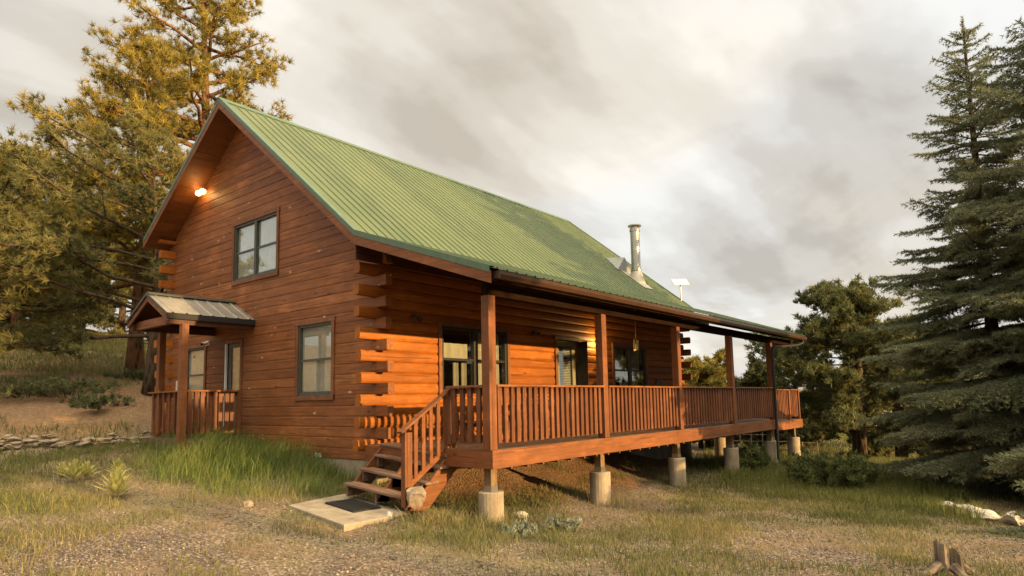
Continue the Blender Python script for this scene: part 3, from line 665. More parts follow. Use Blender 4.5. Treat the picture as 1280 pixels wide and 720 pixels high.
# little gabled roof over the entry
ERY, ERZ, EX = 5.26, 3.16, -1.94; EW, EZ2 = .98, 2.66
er_ = None; DTRIM = simple('dark_canopy_trim', (0.045, 0.050, 0.042), 0.5)
for sg in (-1, 1):
    m = MB(); nn_ = 7; pr = []
    for i in range(nn_):
        xa = EX+(0-EX)*i/nn_; w_ = -EX/nn_
        pr += [(xa, 0), (xa+w_*.42, 0), (xa+w_*.47, .02), (xa+w_*.56, .02), (xa+w_*.61, 0)]
    pr.append((-.001, 0)); vs = []
    for (yy, zz_) in ((ERY, ERZ), (ERY+sg*EW, EZ2)):
        for xx, h in pr: vs.append((xx, yy+sg*h*.45, zz_+h*.9))
    n = len(pr); m.add(vs, [(i, i+1, n+i+1, n+i) for i in range(n-1)])
    o_ = m.build('entry_roof', TIN, cabin)
    if er_ is None: er_ = o_
for sg in (-1, 1):
    m = MB(); m.prism([(EX, ERY, ERZ+.02), (EX, ERY+sg*EW*1.02, EZ2+.012), (EX, ERY+sg*EW*1.02, EZ2-.045), (EX, ERY, ERZ-.045)], (-.012, 0, 0))
    m.prism([(EX+.005, ERY, ERZ+.045), (EX+.005, ERY+sg*.12, ERZ-.012), (EX+.005, ERY+sg*.12, ERZ-.022), (EX+.005, ERY, ERZ+.03)], (-EX-.01, 0, 0)); m.build('rake_trim', DTRIM, er_)
    m = MB(); m.prism([(EX+.02, ERY, ERZ-.05), (EX+.02, ERY+sg*EW, EZ2-.05), (EX+.02, ERY+sg*EW, EZ2-.16), (EX+.02, ERY, ERZ-.16)], (.035, 0, 0)); m.build('rake_board', P_Y, er_)
    m = MB(); m.prism([(EX+.06, ERY, ERZ-.03), (EX+.06, ERY+sg*EW, EZ2-.02), (EX+.06, ERY+sg*EW, EZ2-.05), (EX+.06, ERY, ERZ-.06)], (-EX-.07, 0, 0)); m.build('soffit', CEIL, er_)
    m = MB(); m.box(EX+.06, -.03, ERY+sg*(EW-.10)-.05, ERY+sg*(EW-.10)+.05, EZ2-.22, EZ2-.07); m.build('beam', CEIL, er_)
    m = MB(); m.box(EX+.02, -.01, ERY+sg*(EW+.002)-.012, ERY+sg*(EW+.002)+.012, EZ2-.12, EZ2-.01); m.build('eave_trim', BLACK, er_)
m = MB(); m.box(EX+.14, EX+.24, ERY-EW+.12, ERY+EW-.12, EZ2-.21, EZ2-.03, .7); m.build('tie_beam', P_Y, er_, bevel=.004)
epost = [(-1.60, 4.20), (-1.24, 6.12)]
for (ex, ey) in epost:
    m = MB(); m.box(ex-.07, ex+.07, ey-.07, ey+.07, gz(ex, ey)-.2, EZ2-.22, .6); m.build('entry_post', P_Z, cabin, bevel=.006)
m = MB(); m.box(-1.55, -.03, 4.26, 6.25, .02, .08, .5); m.box(-1.56, -1.52, 4.25, 6.26, -.12, .019); m.box(-1.52, -.03, 4.25, 4.29, -.12, .019); m.build('entry_landing', DECKW, cabin)
railing((-1.52, 4.24), (-.42, 4.24), .08, n=8, zt=1.0); railing((-1.45, 6.06), (-1.50, 4.30), .08, n=6, zt=1.0)
m = MB(); m.box(-.42, -.34, 4.20, 4.28, -.12, 1.08); m.build('rail_post', P_Z, cabin)

# stove pipe, cricket
SPX, SPY = 11.75, .95; sz = roof_z(SPY)
m = MB(); m.tube([(SPX, SPY, sz-.1), (SPX, SPY, sz+1.80)], .155, 20); pipe = m.build('stove_pipe', STEEL, cabin, smooth=False)
m = MB(); m.tube([(SPX, SPY, sz-.25), (SPX, SPY, sz+.30)], [.34, .175], 20); m.prism([(SPX-.32, SPY-.45, roof_z(SPY-.45)+.03), (SPX+.32, SPY-.45, roof_z(SPY-.45)+.03), (SPX+.32, SPY+.4, roof_z(SPY+.4)+.03), (SPX-.32, SPY+.4, roof_z(SPY+.4)+.03)], (0, 0, .008)); m.build('flashing', LEAD, pipe)
m = MB(); m.tube([(SPX, SPY, sz+.31), (SPX, SPY, sz+.37)], .185, 20); m.build('storm_collar', STEEL, pipe); m = MB(); m.tube([(SPX, SPY, sz+.95), (SPX, SPY, sz+.97)], .162, 20); m.build('pipe_band', STEEL, pipe)
m = MB(); m.tube([(SPX, SPY, sz+1.67), (SPX, SPY, sz+1.75)], .175, 20); m.tube([(SPX, SPY, sz+1.77), (SPX, SPY, sz+1.85)], .11, 20); m.tube([(SPX, SPY, sz+1.85), (SPX, SPY, sz+1.885), (SPX, SPY, sz+1.91)], [.225, .225, .05], 20); m.build('cap', STEEL, pipe)
ya, yb3 = SPY+.42, SPY+1.15
m = MB(); m.add([(SPX-.5, ya, roof_z(ya)+.03), (SPX+.5, ya, roof_z(ya)+.03), (SPX, ya, roof_z(ya)+.52), (SPX, yb3, roof_z(yb3)+.03), (SPX-.5, ya+.01, roof_z(ya)-.1), (SPX+.5, ya+.01, roof_z(ya)-.1)], [(0,1,2), (0,2,3), (1,3,2), (0,3,1)]); m.build('cricket', simple('grey_cricket_metal', (.22, .23, .22), .5, .2), cabin)

# small fittings on the house
LAMP = emit_mat('lit_bulb', (1.0, .60, .20), 9.0)
gl_y, gl_z = 6.85, 6.19
m = MB(); m.tube([(.0, gl_y, gl_z+.02), (-.03, gl_y, gl_z+.02)], .07, 14); m.tube([(-.03, gl_y, gl_z+.02), (-.09, gl_y, gl_z+.02)], .02, 8); gl = m.build('flood_light', WHITE, cabin)
for dy in (-.11, .11):
    m = MB(); m.sphere((-.13, gl_y+dy, gl_z-.02), .075, sc=(1, 1, .9)); m.build('bulb', LAMP, gl, smooth=True)
    m = MB(); m.tube([(-.09, gl_y+dy*.2, gl_z+.02), (-.115, gl_y+dy*.75, gl_z+.03)], [.025, .045], 10); m.build('socket', WHITE, gl)
def point(name, loc, e, c, r=.05, parent=None):
    l = bpy.data.lights.new(name, 'POINT'); l.energy = e; l.color = c; l.shadow_soft_size = r; o = bpy.data.objects.new(name, l); COL.objects.link(o); o.location = loc
point('gable_lamp_light', (-.24, gl_y-.12, gl_z-.10), 4, (1, .55, .16))
for cx_, cz_ in ((.88, 2.38), (4.73, 2.34)):
    m = MB(); m.tube([(cx_, .0, cz_), (cx_, -.05, cz_)], .05, 12); fl = m.build('flood_light', GUT, cabin)
    m = MB(); m.tube([(cx_-.03, -.05, cz_), (cx_-.09, -.14, cz_-.05)], [.025, .055], 12); m.tube([(cx_+.03, -.05, cz_), (cx_+.09, -.14, cz_-.05)], [.025, .055], 12); m.build('lamp_head', GUT, fl)
lx, lz = 7.55, 2.22
m = MB(); m.box(lx-.05, lx+.05, -.03, .0, lz-.1, lz+.1); m.tube([(lx, -.10, lz+.09), (lx, -.10, lz+.12)], .06, 10); sc_ = m.build('wall_lantern', BLACK, cabin)
m = MB(); m.tube([(lx, -.10, lz-.08), (lx, -.10, lz+.085)], .045, 10); m.build('lamp_glass', emit_mat('warm_lamp_glass', (1, .72, .32), 14.0), sc_)
point('porch_lamp_light', (lx-.06, -.20, lz+.02), 17, (1, .66, .22))
hx, hy, hz = 8.86, -.5, 2.26
m = MB(); m.tube([(hx, hy, 3.3), (hx, hy, hz+.17)], .008, 6); m.tube([(hx, hy, hz+.13), (hx, hy, hz+.17)], [.07, .03], 6); m.tube([(hx, hy, hz-.19), (hx, hy, hz-.16)], .085, 6)
for a in range(6): m.tube([(hx+.062*math.cos(a*1.047), hy+.062*math.sin(a*1.047), hz-.16), (hx+.062*math.cos(a*1.047), hy+.062*math.sin(a*1.047), hz+.13)], .007, 5)
hl = m.build('hanging_lantern', BRASS, cabin)
m = MB(); m.tube([(hx, hy, hz-.155), (hx, hy, hz+.125)], .056, 6); m.build('lamp_glass', GLASS, hl)
m = MB(); m.tube([(hx, hy, hz-.15), (hx, hy, hz-.02)], .03, 10); m.build('candle', WHITE, hl)
for i in range(8):
    xx = .36+1.425*i; m = MB(); m.tube([(xx, -3.06, 2.565), (xx, -3.06, 2.64)], [.055, .065], 14); m.build('recessed_light', WHITE, cabin)
m = MB(); m.box(6.735, 6.795, -.045, -.0, 1.33, 1.47); kp = m.build('door_bell', BLACK, cabin, bevel=.006)
m = MB(); m.box(6.745, 6.785, -.052, -.046, 1.36, 1.45); m.build('cover', WHITE, kp)
m = MB(); m.box(-.05, .0, 6.40, 6.50, 2.22, 2.34); m.tube([(-.05, 6.45, 2.28), (-.18, 6.40, 2.25)], .045, 12); sc2 = m.build('security_camera', WHITE, cabin)
m = MB(); m.sphere((-.20, 6.39, 2.245), .035); m.build('lens', BLACK, sc2)
m = MB(); m.box(-.025, -.001, 7.98, 8.13, 1.15, 1.42); m.build('meter_box', simple('pale_box_paint', (.55, .50, .42), .6), cabin)

# ------------------------------------------------------------------ things round the house
sq = [np.array(p) for p in (on_plane(360, 631, 2, -.77), on_plane(430, 656, 2, -.875), on_plane(512, 641, 2, -.90), on_plane(430, 617, 2, -.79))]
m = MB(); m.hull2([p+np.array((0, 0, -.25)) for p in sq], sq); tag(m.build('concrete_pad', CONC, None, bevel=.012), 'pale concrete pad at the foot of the worn wooden porch stair', 'pad')
cen = np.mean(sq, 0); ux = (sq[2]-sq[1])/np.linalg.norm(sq[2]-sq[1]); uy = (sq[0]-sq[1])/np.linalg.norm(sq[0]-sq[1])
mc = cen+ux*.16+uy*.05
m = MB(); q4 = [mc+ux*a*.27+uy*b_*.42+np.array((0, 0, .006)) for a, b_ in ((-1, -1), (1, -1), (1, 1), (-1, 1))]; m.hull2(q4, [p+np.array((0, 0, .014)) for p in q4])
for k in range(9): p0 = mc+ux*(-.24+.06*k); m.bar(p0-uy*.40+np.array((0, 0, .024)), p0+uy*.40+np.array((0, 0, .024)), .03, .012)
tag(m.build('door_mat', simple('black_rubber', (.018, .017, .016), .8)), 'black ribbed rubber mat lying on the concrete pad below the stair', 'mat')

def rock_mesh(c, r, sc, seed, mat, name='rock', parent=None, cut=.35):
    rs = np.random.default_rng(seed); m = MB(); m.sphere((0, 0, 0), 1, 16, 11)
    P = np.array(m.v); nvec = rs.normal(size=(9, 3)); nvec /= np.linalg.norm(nvec, axis=1)[:, None]; off = rs.uniform(.42, .85, 9)
    for nv, o in zip(nvec, off):
        d = P@nv; k = d > o; P[k] -= np.outer(d[k]-o, nv)
    P += .06*np.sin(P[:, [1, 2, 0]]*5+seed)+.03*np.sin(P[:, [2, 0, 1]]*13+seed*2)
    a = rs.uniform(0, 6.3); Rz = np.array([[math.cos(a), -math.sin(a), 0], [math.sin(a), math.cos(a), 0], [0, 0, 1]])
    m.v = [tuple(p) for p in (P*np.array(sc)*r)@Rz.T+np.array(c)]; m.t = [rs.uniform()]*len(m.v)
    return m.build(name, mat, parent)
p = on_plane(520, 628, 1, -2.22); o_ = rock_mesh((p[0], p[1], p[2]+.06), .20, (1.05, .8, .95), 3, ROCK); tag(o_, 'big tan rock sitting against the foot of the stair newel', 'rock')
for k, (u, v, r, lab) in enumerate([(652, 650, .13, 'small white rock behind the grey sage tuft in front of the nearest pier'), (487, 648, .10, 'flat white stone at the edge of the concrete pad'), (571, 653, .07, 'little pale stone in the grass below the stair stringer'),
        (1183, 637, .16, 'pale rock nearest the spruce trunk in the row of white rocks'), (1196, 641, .17, 'rounded white rock, second along the row under the spruces'), (1213, 645, .21, 'long white rock in the middle of the row under the spruces'),
        (1232, 651, .19, 'broad pale rock, fourth along the row under the spruces'), (1270, 658, .20, 'whitish slab of rock at the near end of the row under the spruces'), (310, 634, .09, 'small straw coloured stone at the foot of the tall green grass'),
        (10, 553, .20, 'squat tan boulder lying before the end of the dry stone wall')]):
    p = on_ground(u, v); o_ = rock_mesh((p[0], p[1], p[2]+r*.35), r, (1.35, .9, .62), 20+k, ROCKW if k < 8 else ROCK)
    tag(o_, lab, 'rock', 'pale rocks under the spruces' if 3 <= k <= 7 else None)
# dry stone wall at the foot of the bank
sw = thing('stone_wall', 'low dry stacked stone wall along the foot of the dirt bank', 'wall', on_ground(100, 560)); k = 0
for u in np.arange(-20, 205, 5.2):
    for lev in range(random.choice((1, 2, 2, 3))):
        p = on_ground(u+random.uniform(-3, 3), 562-(u/200)*9)
        r = random.uniform(.09, .19)*(1-.12*lev); rock_mesh((p[0]+random.uniform(-.08, .08), p[1]+random.uniform(-.12, .12)+lev*.05, p[2]+.02+lev*.095), r, (random.uniform(1.0, 1.6), .9, random.uniform(.32, .62)), 100+k, ROCK, 'stone', sw); k += 1
        if k > 96: break
# stump
p = on_ground(1184, 717); stp = thing('tree_stump', 'weathered grey split stump under the spruce at the lower edge', 'stump', p)
rs = np.random.default_rng(5)
for (ox, oy, r0, hh, ln_) in ((-.045, .0, .066, .25, .10), (.075, -.03, .056, .18, -.05)):
    m = MB(); ring = []; nr = 22; nz1 = rs.uniform(-1, 1, nr)
    for lvl, (h, rr) in enumerate(((-.12, 1.9), (-.02, 1.5), (.03, 1.12), (.08, .96), (.13, .90), (hh, .86))):
        for a in range(nr):
            an = a/nr*2*math.pi; q = r0*rr*(1+.16*math.sin(an*3+ox*40)+.10*math.sin(an*7+h*5)+.07*nz1[a]); dz = .075*math.cos(an-2.4)+.02*nz1[a] if lvl == 5 else 0
            ring.append((p[0]+rt0[0]*ox+ln_*h+q*math.cos(an), p[1]+rt0[1]*ox+oy+q*math.sin(an), p[2]+h+dz))
    m.add(ring, [(i*nr+a, i*nr+(a+1) % nr, (i+1)*nr+(a+1) % nr, (i+1)*nr+a) for i in range(5) for a in range(nr)]+[tuple(range(5*nr, 6*nr))]); m.build('trunk', BARKG, stp)
for an, ln in ((2.6, .42), (3.9, .34), (5.3, .30), (.6, .32)): m = MB(); m.tube([(p[0]+.10*math.cos(an), p[1]+.10*math.sin(an), p[2]+.08), (p[0]+ln*.7*math.cos(an), p[1]+ln*.7*math.sin(an), p[2]+.015), (p[0]+ln*math.cos(an), p[1]+ln*math.sin(an), p[2]-.06)], [.055, .035, .018], 7); m.build('root', BARKG, stp)
# flat antenna panel on a mast behind the roof edge
ax_, ay_, az_ = 13.62, .25, roof_z(.25)
dsh = thing('satellite_antenna', 'flat white rectangular satellite antenna on a thin mast at the far roof edge', 'antenna', (ax_, ay_, az_))
m = MB(); m.tube([(ax_, ay_, az_-.25), (ax_, ay_, az_+.62)], .022, 8); m.build('mast', STEEL, dsh)
tp = np.array((ax_, ay_, az_+.64)); e1 = rt0*.26; e2 = np.array((fw[0], fw[1], 0))*.20+np.array((0, 0, .13)); nv = np.cross(e1, e2); nv /= np.linalg.norm(nv)
m = MB(); q4 = [tp+e1*a+e2*b_ for a, b_ in ((-1, -1), (1, -1), (1, 1), (-1, 1))]; m.hull2(q4, [q+nv*.03 for q in q4]); m.build('panel', WHITE, dsh, bevel=.006)
# lounge chair and round-backed chair on the deck
lc = thing('lounge_chair', 'slatted wooden lounge chair with raised back behind the nearest porch railing', 'chair', (2.3, -1.6, 0))
m = MB(); m.bar((.9, -1.9, .30), (2.1, -1.9, .34), .04, .09); m.bar((.9, -1.3, .30), (2.1, -1.3, .34), .04, .09)
for i in range(9): m.box(.92+i*.13, 1.02+i*.13, -1.93, -1.27, .345+i*.004, .365+i*.004)
m.build('seat', P_X, lc)
m = MB(); m.bar((2.1, -1.9, .34), (3.0, -1.9, .86), .04, .08); m.bar((2.1, -1.3, .34), (3.0, -1.3, .86), .04, .08)
for i in range(7): m.bar((2.17+i*.13, -1.93, .42+i*.075), (2.17+i*.13, -1.27, .42+i*.075), .09, .02)
m.build('backrest', P_Y, lc)
for lx_ in (1.0, 2.1):
    for ly in (-1.9, -1.3): m = MB(); m.box(lx_-.035, lx_+.035, ly-.03, ly+.03, 0.001, .34); m.build('leg', P_Z, lc)
m = MB(); m.bar((2.75, -1.9, .70), (2.75, -1.9, .002), .05, .05, upv=(1, 0, 0)); m.build('strut', P_Z, lc)
rc = thing('deck_chair', 'dark chair with rounded back standing near the far porch window', 'chair', (9.75, -.9, 0))
m = MB(); A = []
for i in range(13): an = math.pi*i/12; A.append((9.75-.29*math.cos(an), -.72, .86+.40*math.sin(an)))
A = [(9.48, -.75, .42)]+A+[(10.02, -.75, .42)]; m.prism(A, (0, .05, 0)); m.build('backrest', CAN, rc)
m = MB(); m.box(9.47, 10.03, -1.25, -.72, .38, .44); m.build('seat', CAN, rc)
for a in (9.5, 9.97):
    for b_ in (-1.2, -.76): m = MB(); m.box(a, a+.04, b_, b_+.04, .001, .38); m.build('leg', CAN, rc)
# pale post among the trees on the bank
p = at(66, 438, 33); zb = gz(p[0], p[1]); po = thing('marker_post', 'thin pale post standing among the trees on the bank', 'post', (p[0], p[1], zb)); m = MB(); m.tube([(p[0], p[1], zb-.2), (p[0], p[1], p[2]+.6)], .07, 8); m.build('pole', simple('pale_post_wood', (.5, .36, .22), .8), po); m = MB(); m.tube([(p[0], p[1], p[2]+.6), (p[0], p[1], p[2]+.9)], .09, 8); m.build('cap', WHITE, po)
# wire fence beyond the deck
fe = thing('wire_fence', 'thin grey wire fence with light posts seen below the far end of the deck', 'fence', (24, 2, gz(24, 2)))
fpts = [on_ground(u, 566)*np.array((1, 1, 1)) for u in (915, 928, 941, 954, 967, 990, 1016, 1040)]
fpts = []; FENCEM = simple('dull_fence_metal', (.20, .19, .16), .6)
for u in (912, 926, 940, 954, 968, 985, 1003, 1022): q = at(u, 560, 27.0); fpts.append(np.array((q[0], q[1], gz(q[0], q[1]))))
for q in fpts: m = MB(); m.tube([q+np.array((0, 0, -.2)), q+np.array((0, 0, 1.25))], .022, 6); m.build('post', FENCEM, fe)
m = MB()
for a, c in zip(fpts[:-1], fpts[1:]):
    for h in (.15, .42, .69, .96, 1.2): m.tube([a+np.array((0, 0, h)), c+np.array((0, 0, h))], .009, 4, caps=False)
m.build('wire', FENCEM, fe)

# ------------------------------------------------------------------ vegetation
def unit(a): return a/(np.linalg.norm(a, axis=-1, keepdims=True)+1e-9)
def needles(base, dirs, length, width, tint, rs):
    """one thin triangle per row"""
    n = len(base); s = unit(np.cross(dirs, rs.normal(size=(n, 3)))); L_ = np.asarray(length)[:, None]; w_ = np.asarray(width)[:, None] if np.ndim(width) else width
    V = np.empty((n, 3, 3)); V[:, 0] = base-s*w_/2; V[:, 1] = base+s*w_/2; V[:, 2] = base+dirs*L_
    return V.reshape(-1, 3), np.repeat(tint, 3)
def soup(name, V, T, mat, parent): return raw(name, V, np.arange(len(V)).reshape(-1, 3), T, mat, parent)
def tufts(C, D, per, ln, wd, rs, spread=1.0, jit=.22):
    n = len(C); d = np.repeat(unit(D), per, 0)+rs.normal(size=(n*per, 3))*spread; d = unit(d)
    base = np.repeat(C, per, 0)+rs.normal(size=(n*per, 3))*ln*jit
    tt = np.clip(np.repeat(rs.uniform(.05, .85, n), per)+rs.uniform(-.2, .2, n*per), 0, 1)
    return needles(base, d, ln*rs.uniform(.7, 1.2, n*per), wd, tt, rs)
def pine(name, label, base, H, R_, seed, mat=PINE, bark=BARKP, crown0=.3, nlimb=46, per=16, ln=.24, wd=.03, bias=None, tuft_n=7, lean=(0, 0), group=None, clump=1.0):
    rs = np.random.default_rng(seed); base = np.array(base, float); t = thing(name, label, 'tree', base, group)
    rt_ = .022*H; path = []; rad = []
    for i in range(9):
        f = i/8; path.append(base+np.array((lean[0]*f**1.5*H+.12*math.sin(f*5+seed), lean[1]*f**1.5*H+.12*math.sin(f*4+seed*2), -.3+f*(H+.3)))); rad.append(rt_*(1-f*.93)*(1.25 if i == 0 else 1))
    m = MB(); m.tube(path, rad, 10, jit=.07); P = np.array(path); C, Dv = [], []
    for i in range(nlimb):
        f = crown0+(1-crown0)*((i+.5)/nlimb)**.9*.985; k = min(f*8, 7.999); j = int(k); p0 = P[j]*(1-(k-j))+P[j+1]*(k-j)
        g_ = (f-crown0)/(1-crown0); prof = (1-g_**1.7)**.8*min(1, .55+g_*2.2)
        ln_ = R_*prof*rs.uniform(.65, 1.1)+.35; az = i*2.4+rs.uniform(-.5, .5); d = np.array((math.cos(az), math.sin(az), 0.0))
        if bias is not None:
            bb = d@np.array((bias[0], bias[1], 0)); ln_ *= (1+bb*bias[2]); ln_ = max(ln_, .5)
        rise = rs.uniform(-.12, .30)+.35*g_; lim = []
        for q in range(5):
            s = q/4; lim.append(p0+d*ln_*s+np.array((0, 0, ln_*(rise*s-.16*s*s+.14*s**3)))+rs.normal(size=3)*.04*s*ln_)
        m.tube(lim, [rt_*.33*(1-g_*.6)*(1-s*.85)+.012 for s in (0, .25, .5, .75, 1)], 6, caps=False)
        Lm = np.array(lim); ns = max(3, int(ln_*3.2))
        for q in range(ns):
            s = .34+.66*(q+rs.uniform())/ns; kk = min(s*4, 3.999); jj_ = int(kk); b0 = Lm[jj_]*(1-(kk-jj_))+Lm[jj_+1]*(kk-jj_)
            sd = rs.choice((-1, 1)); td = unit(d*rs.uniform(.3, 1)+np.array((-d[1], d[0], 0))*sd*rs.uniform(.3, 1.1)+np.array((0, 0, rs.uniform(-.05, .65))))
            tl = rs.uniform(.35, .95)*min(1.2, .35+ln_*.25); e0 = b0+td*tl
            m.tube([b0, b0+td*tl*.5+np.array((0, 0, .02)), e0], [.022, .014, .008], 4, caps=False)
            for z in range(tuft_n):
                h = rs.uniform(.35, 1.05); C.append(b0+td*tl*h+rs.normal(size=3)*.16*clump); Dv.append(td+np.array((0, 0, .5))+rs.normal(size=3)*.5)
    m.build('trunk', bark, t, smooth=True); C = np.array(C); Dv = np.array(Dv)
    V, T = tufts(C, Dv, per, ln, wd, rs, .95, .07); soup('crown', V, T, mat, t); return t
def hg(u, depth, v=500):                                           # ground point at picture column u and depth
    q = at(u, v, depth); return (q[0], q[1], gz(q[0], q[1]))
PG = 'pines behind the cabin'
BL = (-.63, .77)
pine('pine_tree', 'tallest ponderosa pine with sunlit golden crown rising behind the cabin gable', hg(246, 25), 17.4, 4.6, 11, crown0=.22, nlimb=66, per=24, tuft_n=8, ln=.27, wd=.026, group=PG, bias=(*BL, .15), lean=(-.012, .008))
pine('pine_tree', 'golden pine with forking limbs left of the tallest pine behind the cabin', hg(172, 24), 13.2, 3.9, 23, crown0=.25, nlimb=44, per=24, tuft_n=7, ln=.27, wd=.026, group=PG, bias=(*BL, .25))
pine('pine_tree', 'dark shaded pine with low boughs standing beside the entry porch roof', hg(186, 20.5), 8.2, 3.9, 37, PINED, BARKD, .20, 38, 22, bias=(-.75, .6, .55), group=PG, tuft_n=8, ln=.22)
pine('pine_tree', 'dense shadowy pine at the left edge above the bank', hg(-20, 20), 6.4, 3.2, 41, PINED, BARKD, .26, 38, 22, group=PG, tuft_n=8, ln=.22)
pine('pine_tree', 'yellow lit pine at the left edge behind the shadowy one', hg(15, 30), 9.2, 4.2, 53, PINE, BARKP, .15, 52, 20, .27, .035, group=PG, tuft_n=10)
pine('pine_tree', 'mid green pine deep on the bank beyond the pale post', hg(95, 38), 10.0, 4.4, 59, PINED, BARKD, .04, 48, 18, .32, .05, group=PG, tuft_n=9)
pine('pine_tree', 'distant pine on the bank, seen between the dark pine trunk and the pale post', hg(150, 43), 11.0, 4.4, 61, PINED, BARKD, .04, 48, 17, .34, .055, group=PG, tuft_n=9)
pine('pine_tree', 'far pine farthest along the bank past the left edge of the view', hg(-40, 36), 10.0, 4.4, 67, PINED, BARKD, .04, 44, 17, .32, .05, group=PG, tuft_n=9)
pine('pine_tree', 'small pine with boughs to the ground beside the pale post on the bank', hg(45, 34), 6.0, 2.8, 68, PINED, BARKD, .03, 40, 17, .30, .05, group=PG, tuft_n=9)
def spruce(label, base, H, R_, seed, per_m=92, z0=.25, mat=SPRUCE, nw=None, droop=.30, group=None):
    rs = np.random.default_rng(seed); base = np.array(base, float); t = thing('spruce_tree', label, 'tree', base, group); m = MB()
    path = [base+np.array((0, 0, -.3+f*(H+.3))) for f in np.linspace(0, 1, 8)]; m.tube(path, [.017*H*(1-f*.95)+.006 for f in np.linspace(0, 1, 8)], 9, jit=.05)
    A, B, TT = [], [], []; nw = nw or int(H*3.1)
    for wv in range(nw):
        h = z0+(H-.12-z0)*(wv/nw)**.95; f = h/H; ln_ = R_*(1-f)**.78*min(1, .8+f*1.5)+.10
        nb_ = int(rs.integers(5, 8)) if f < .9 else 5; ph = rs.uniform(0, 6.28)
        for bq in range(nb_):
            az = ph+bq*2*math.pi/nb_+rs.uniform(-.2, .2); d = np.array((math.cos(az), math.sin(az), 0.)); sd = np.array((-d[1], d[0], 0.)); l_ = ln_*rs.choice((rs.uniform(.45, .8), rs.uniform(.8, 1.18)), p=(.3, .7))
            rise = (.25*f+.35*max(0, f-.75)*4*.4-droop*(1-f)*.6)+rs.uniform(-.17, .14); b0 = base+np.array((0, 0, h+rs.uniform(-.12, .12)))
            bp = lambda s: b0+d*l_*s+np.array((0, 0, l_*(rise*s-.28*s*s*(1-f*.7)+.20*s**3)))
            S = np.linspace(0, 1, 6); pts = [bp(s) for s in S]; m.tube(pts, [.011*l_*(1-s*.9)+.006 for s in S], 5, caps=False)
            for s in np.arange(.1, .99, .06): A.append(bp(s)); B.append(bp(min(1, s+.06))); TT.append(.5)
            tt = rs.uniform(0, 1); nt_ = max(5, int(l_*9))
            for q in range(nt_):
                s = .16+.82*(q+.5)/nt_; p0 = bp(s)
                for sg in (-1, 1):
                    tl = l_*.40*(1-s*.72)*rs.uniform(.6, 1.1)+.05; td = unit(d*.75+sd*sg*.8+np.array((0, 0, rs.uniform(-.30, .05))))
                    nseg = max(1, int(tl/.14)); prev = p0
                    for z in range(nseg):
                        nx = prev+td*tl/nseg+np.array((0, 0, -.02*z)); A.append(prev); B.append(nx); TT.append(tt); prev = nx
                        if tl > .3 and z < nseg-1:
                            for s2 in (-1, 1): e = nx+unit(td+np.cross(td, (0, 0, 1))*s2*.8+np.array((0, 0, -.15)))*tl*.28; A.append(nx); B.append(e); TT.append(tt)
    for q in range(60): a0 = base+np.array((0, 0, H*(.55+.44*q/60))); az = rs.uniform(0, 6.28); A.append(a0); B.append(a0+np.array((math.cos(az), math.sin(az), .25))*.30); TT.append(rs.uniform())
    for _ in range(3): A.append(base+np.array((0, 0, H-.35))); B.append(base+np.array((0, 0, H+.12))); TT.append(.5)
    m.build('trunk', BARKD, t, smooth=True)
    A, B, TT = np.array(A), np.array(B), np.array(TT); ln = np.linalg.norm(B-A, axis=1); cnt = np.maximum(2, (ln*per_m).astype(int)); idx = np.repeat(np.arange(len(A)), cnt)
    f = rs.uniform(size=len(idx))[:, None]; pos = A[idx]*(1-f)+B[idx]*f; ax = unit(B-A)[idx]; rad = unit(np.cross(ax, rs.normal(size=ax.shape)))
    nd = unit(ax*.75+rad*.8+np.array((0, 0, .10))); V, T = needles(pos, nd, rs.uniform(.055, .105, len(idx)), .021, np.clip(TT[idx]*.6+rs.uniform(0, .4, len(idx)), 0, 1), rs)
    soup('crown', V, T, mat, t); return t
SG = 'spruces at the right'
spruce('tall blue green spruce with pointed top, its whole tip showing against the sky', hg(1212, 16.6, 120), 11.85, 3.3, 71, group=SG)
spruce('huge spruce cut off by the right edge, its long boughs hanging into view', hg(1395, 13.6, 120), 14.8, 4.4, 73, group=SG, per_m=85)
spruce('young low spruce at the lower edge, only its bough tips showing', hg(1350, 8.8), 1.15, 1.4, 79, group=SG, z0=.10)
def juniper(name, label, base, H, R_, seed, mat=JUNI, n=900, per=34, ln=.13, wd=.035, group=None, trunks=2, low=.18):
    rs = np.random.default_rng(seed); base = np.array(base, float); t = thing(name, label, 'tree', base, group); m = MB(); C, Dv = [], []
    for k in range(trunks):
        o = np.array((rs.uniform(-.25, .25), rs.uniform(-.25, .25), 0))*(trunks > 1)
        m.tube([base+o+np.array((0, 0, -.3)), base+o*1.4+np.array((0, 0, H*.3)), base+o*2+np.array((.1, .05, H*.62)), base+o*1.5+np.array((0, 0, H*.76))], [.026*H, .020*H, .012*H, .004*H], 8, jit=.1)
    nl = 46
    for i in range(nl):
        f = low+.80*(i+.5)/nl; prof = math.sin(min(1, (f-low+.16)/.75)*math.pi*.62+.35)*min(1, (1.06-f)*2.6); az = i*2.4+rs.uniform(-.5, .5); d = np.array((math.cos(az), math.sin(az), 0)); l_ = R_*max(.2, prof)*rs.uniform(.6, 1.15)
        p0 = base+np.array((0, 0, H*f*.88)); e = p0+d*l_+np.array((0, 0, l_*rs.uniform(-.05, .5))); m.tube([p0, (p0+e)/2+rs.normal(size=3)*.08, e], [.035, .022, .008], 5, caps=False)
        for q in range(n//nl):
            s = rs.uniform(.35, 1.05); c = p0*(1-s)+e*s+rs.normal(size=3)*np.array((.30, .30, .22))*(.35+.3*R_/3); C.append(c); Dv.append(d*.6+np.array((0, 0, .8))+rs.normal(size=3)*.5)
    m.build('trunk', BARKD, t, smooth=True)
    V, T = tufts(np.array(C), np.array(Dv), per, ln, wd, rs, .7); soup('crown', V, T, mat, t); return t
JG = 'junipers beyond the deck'
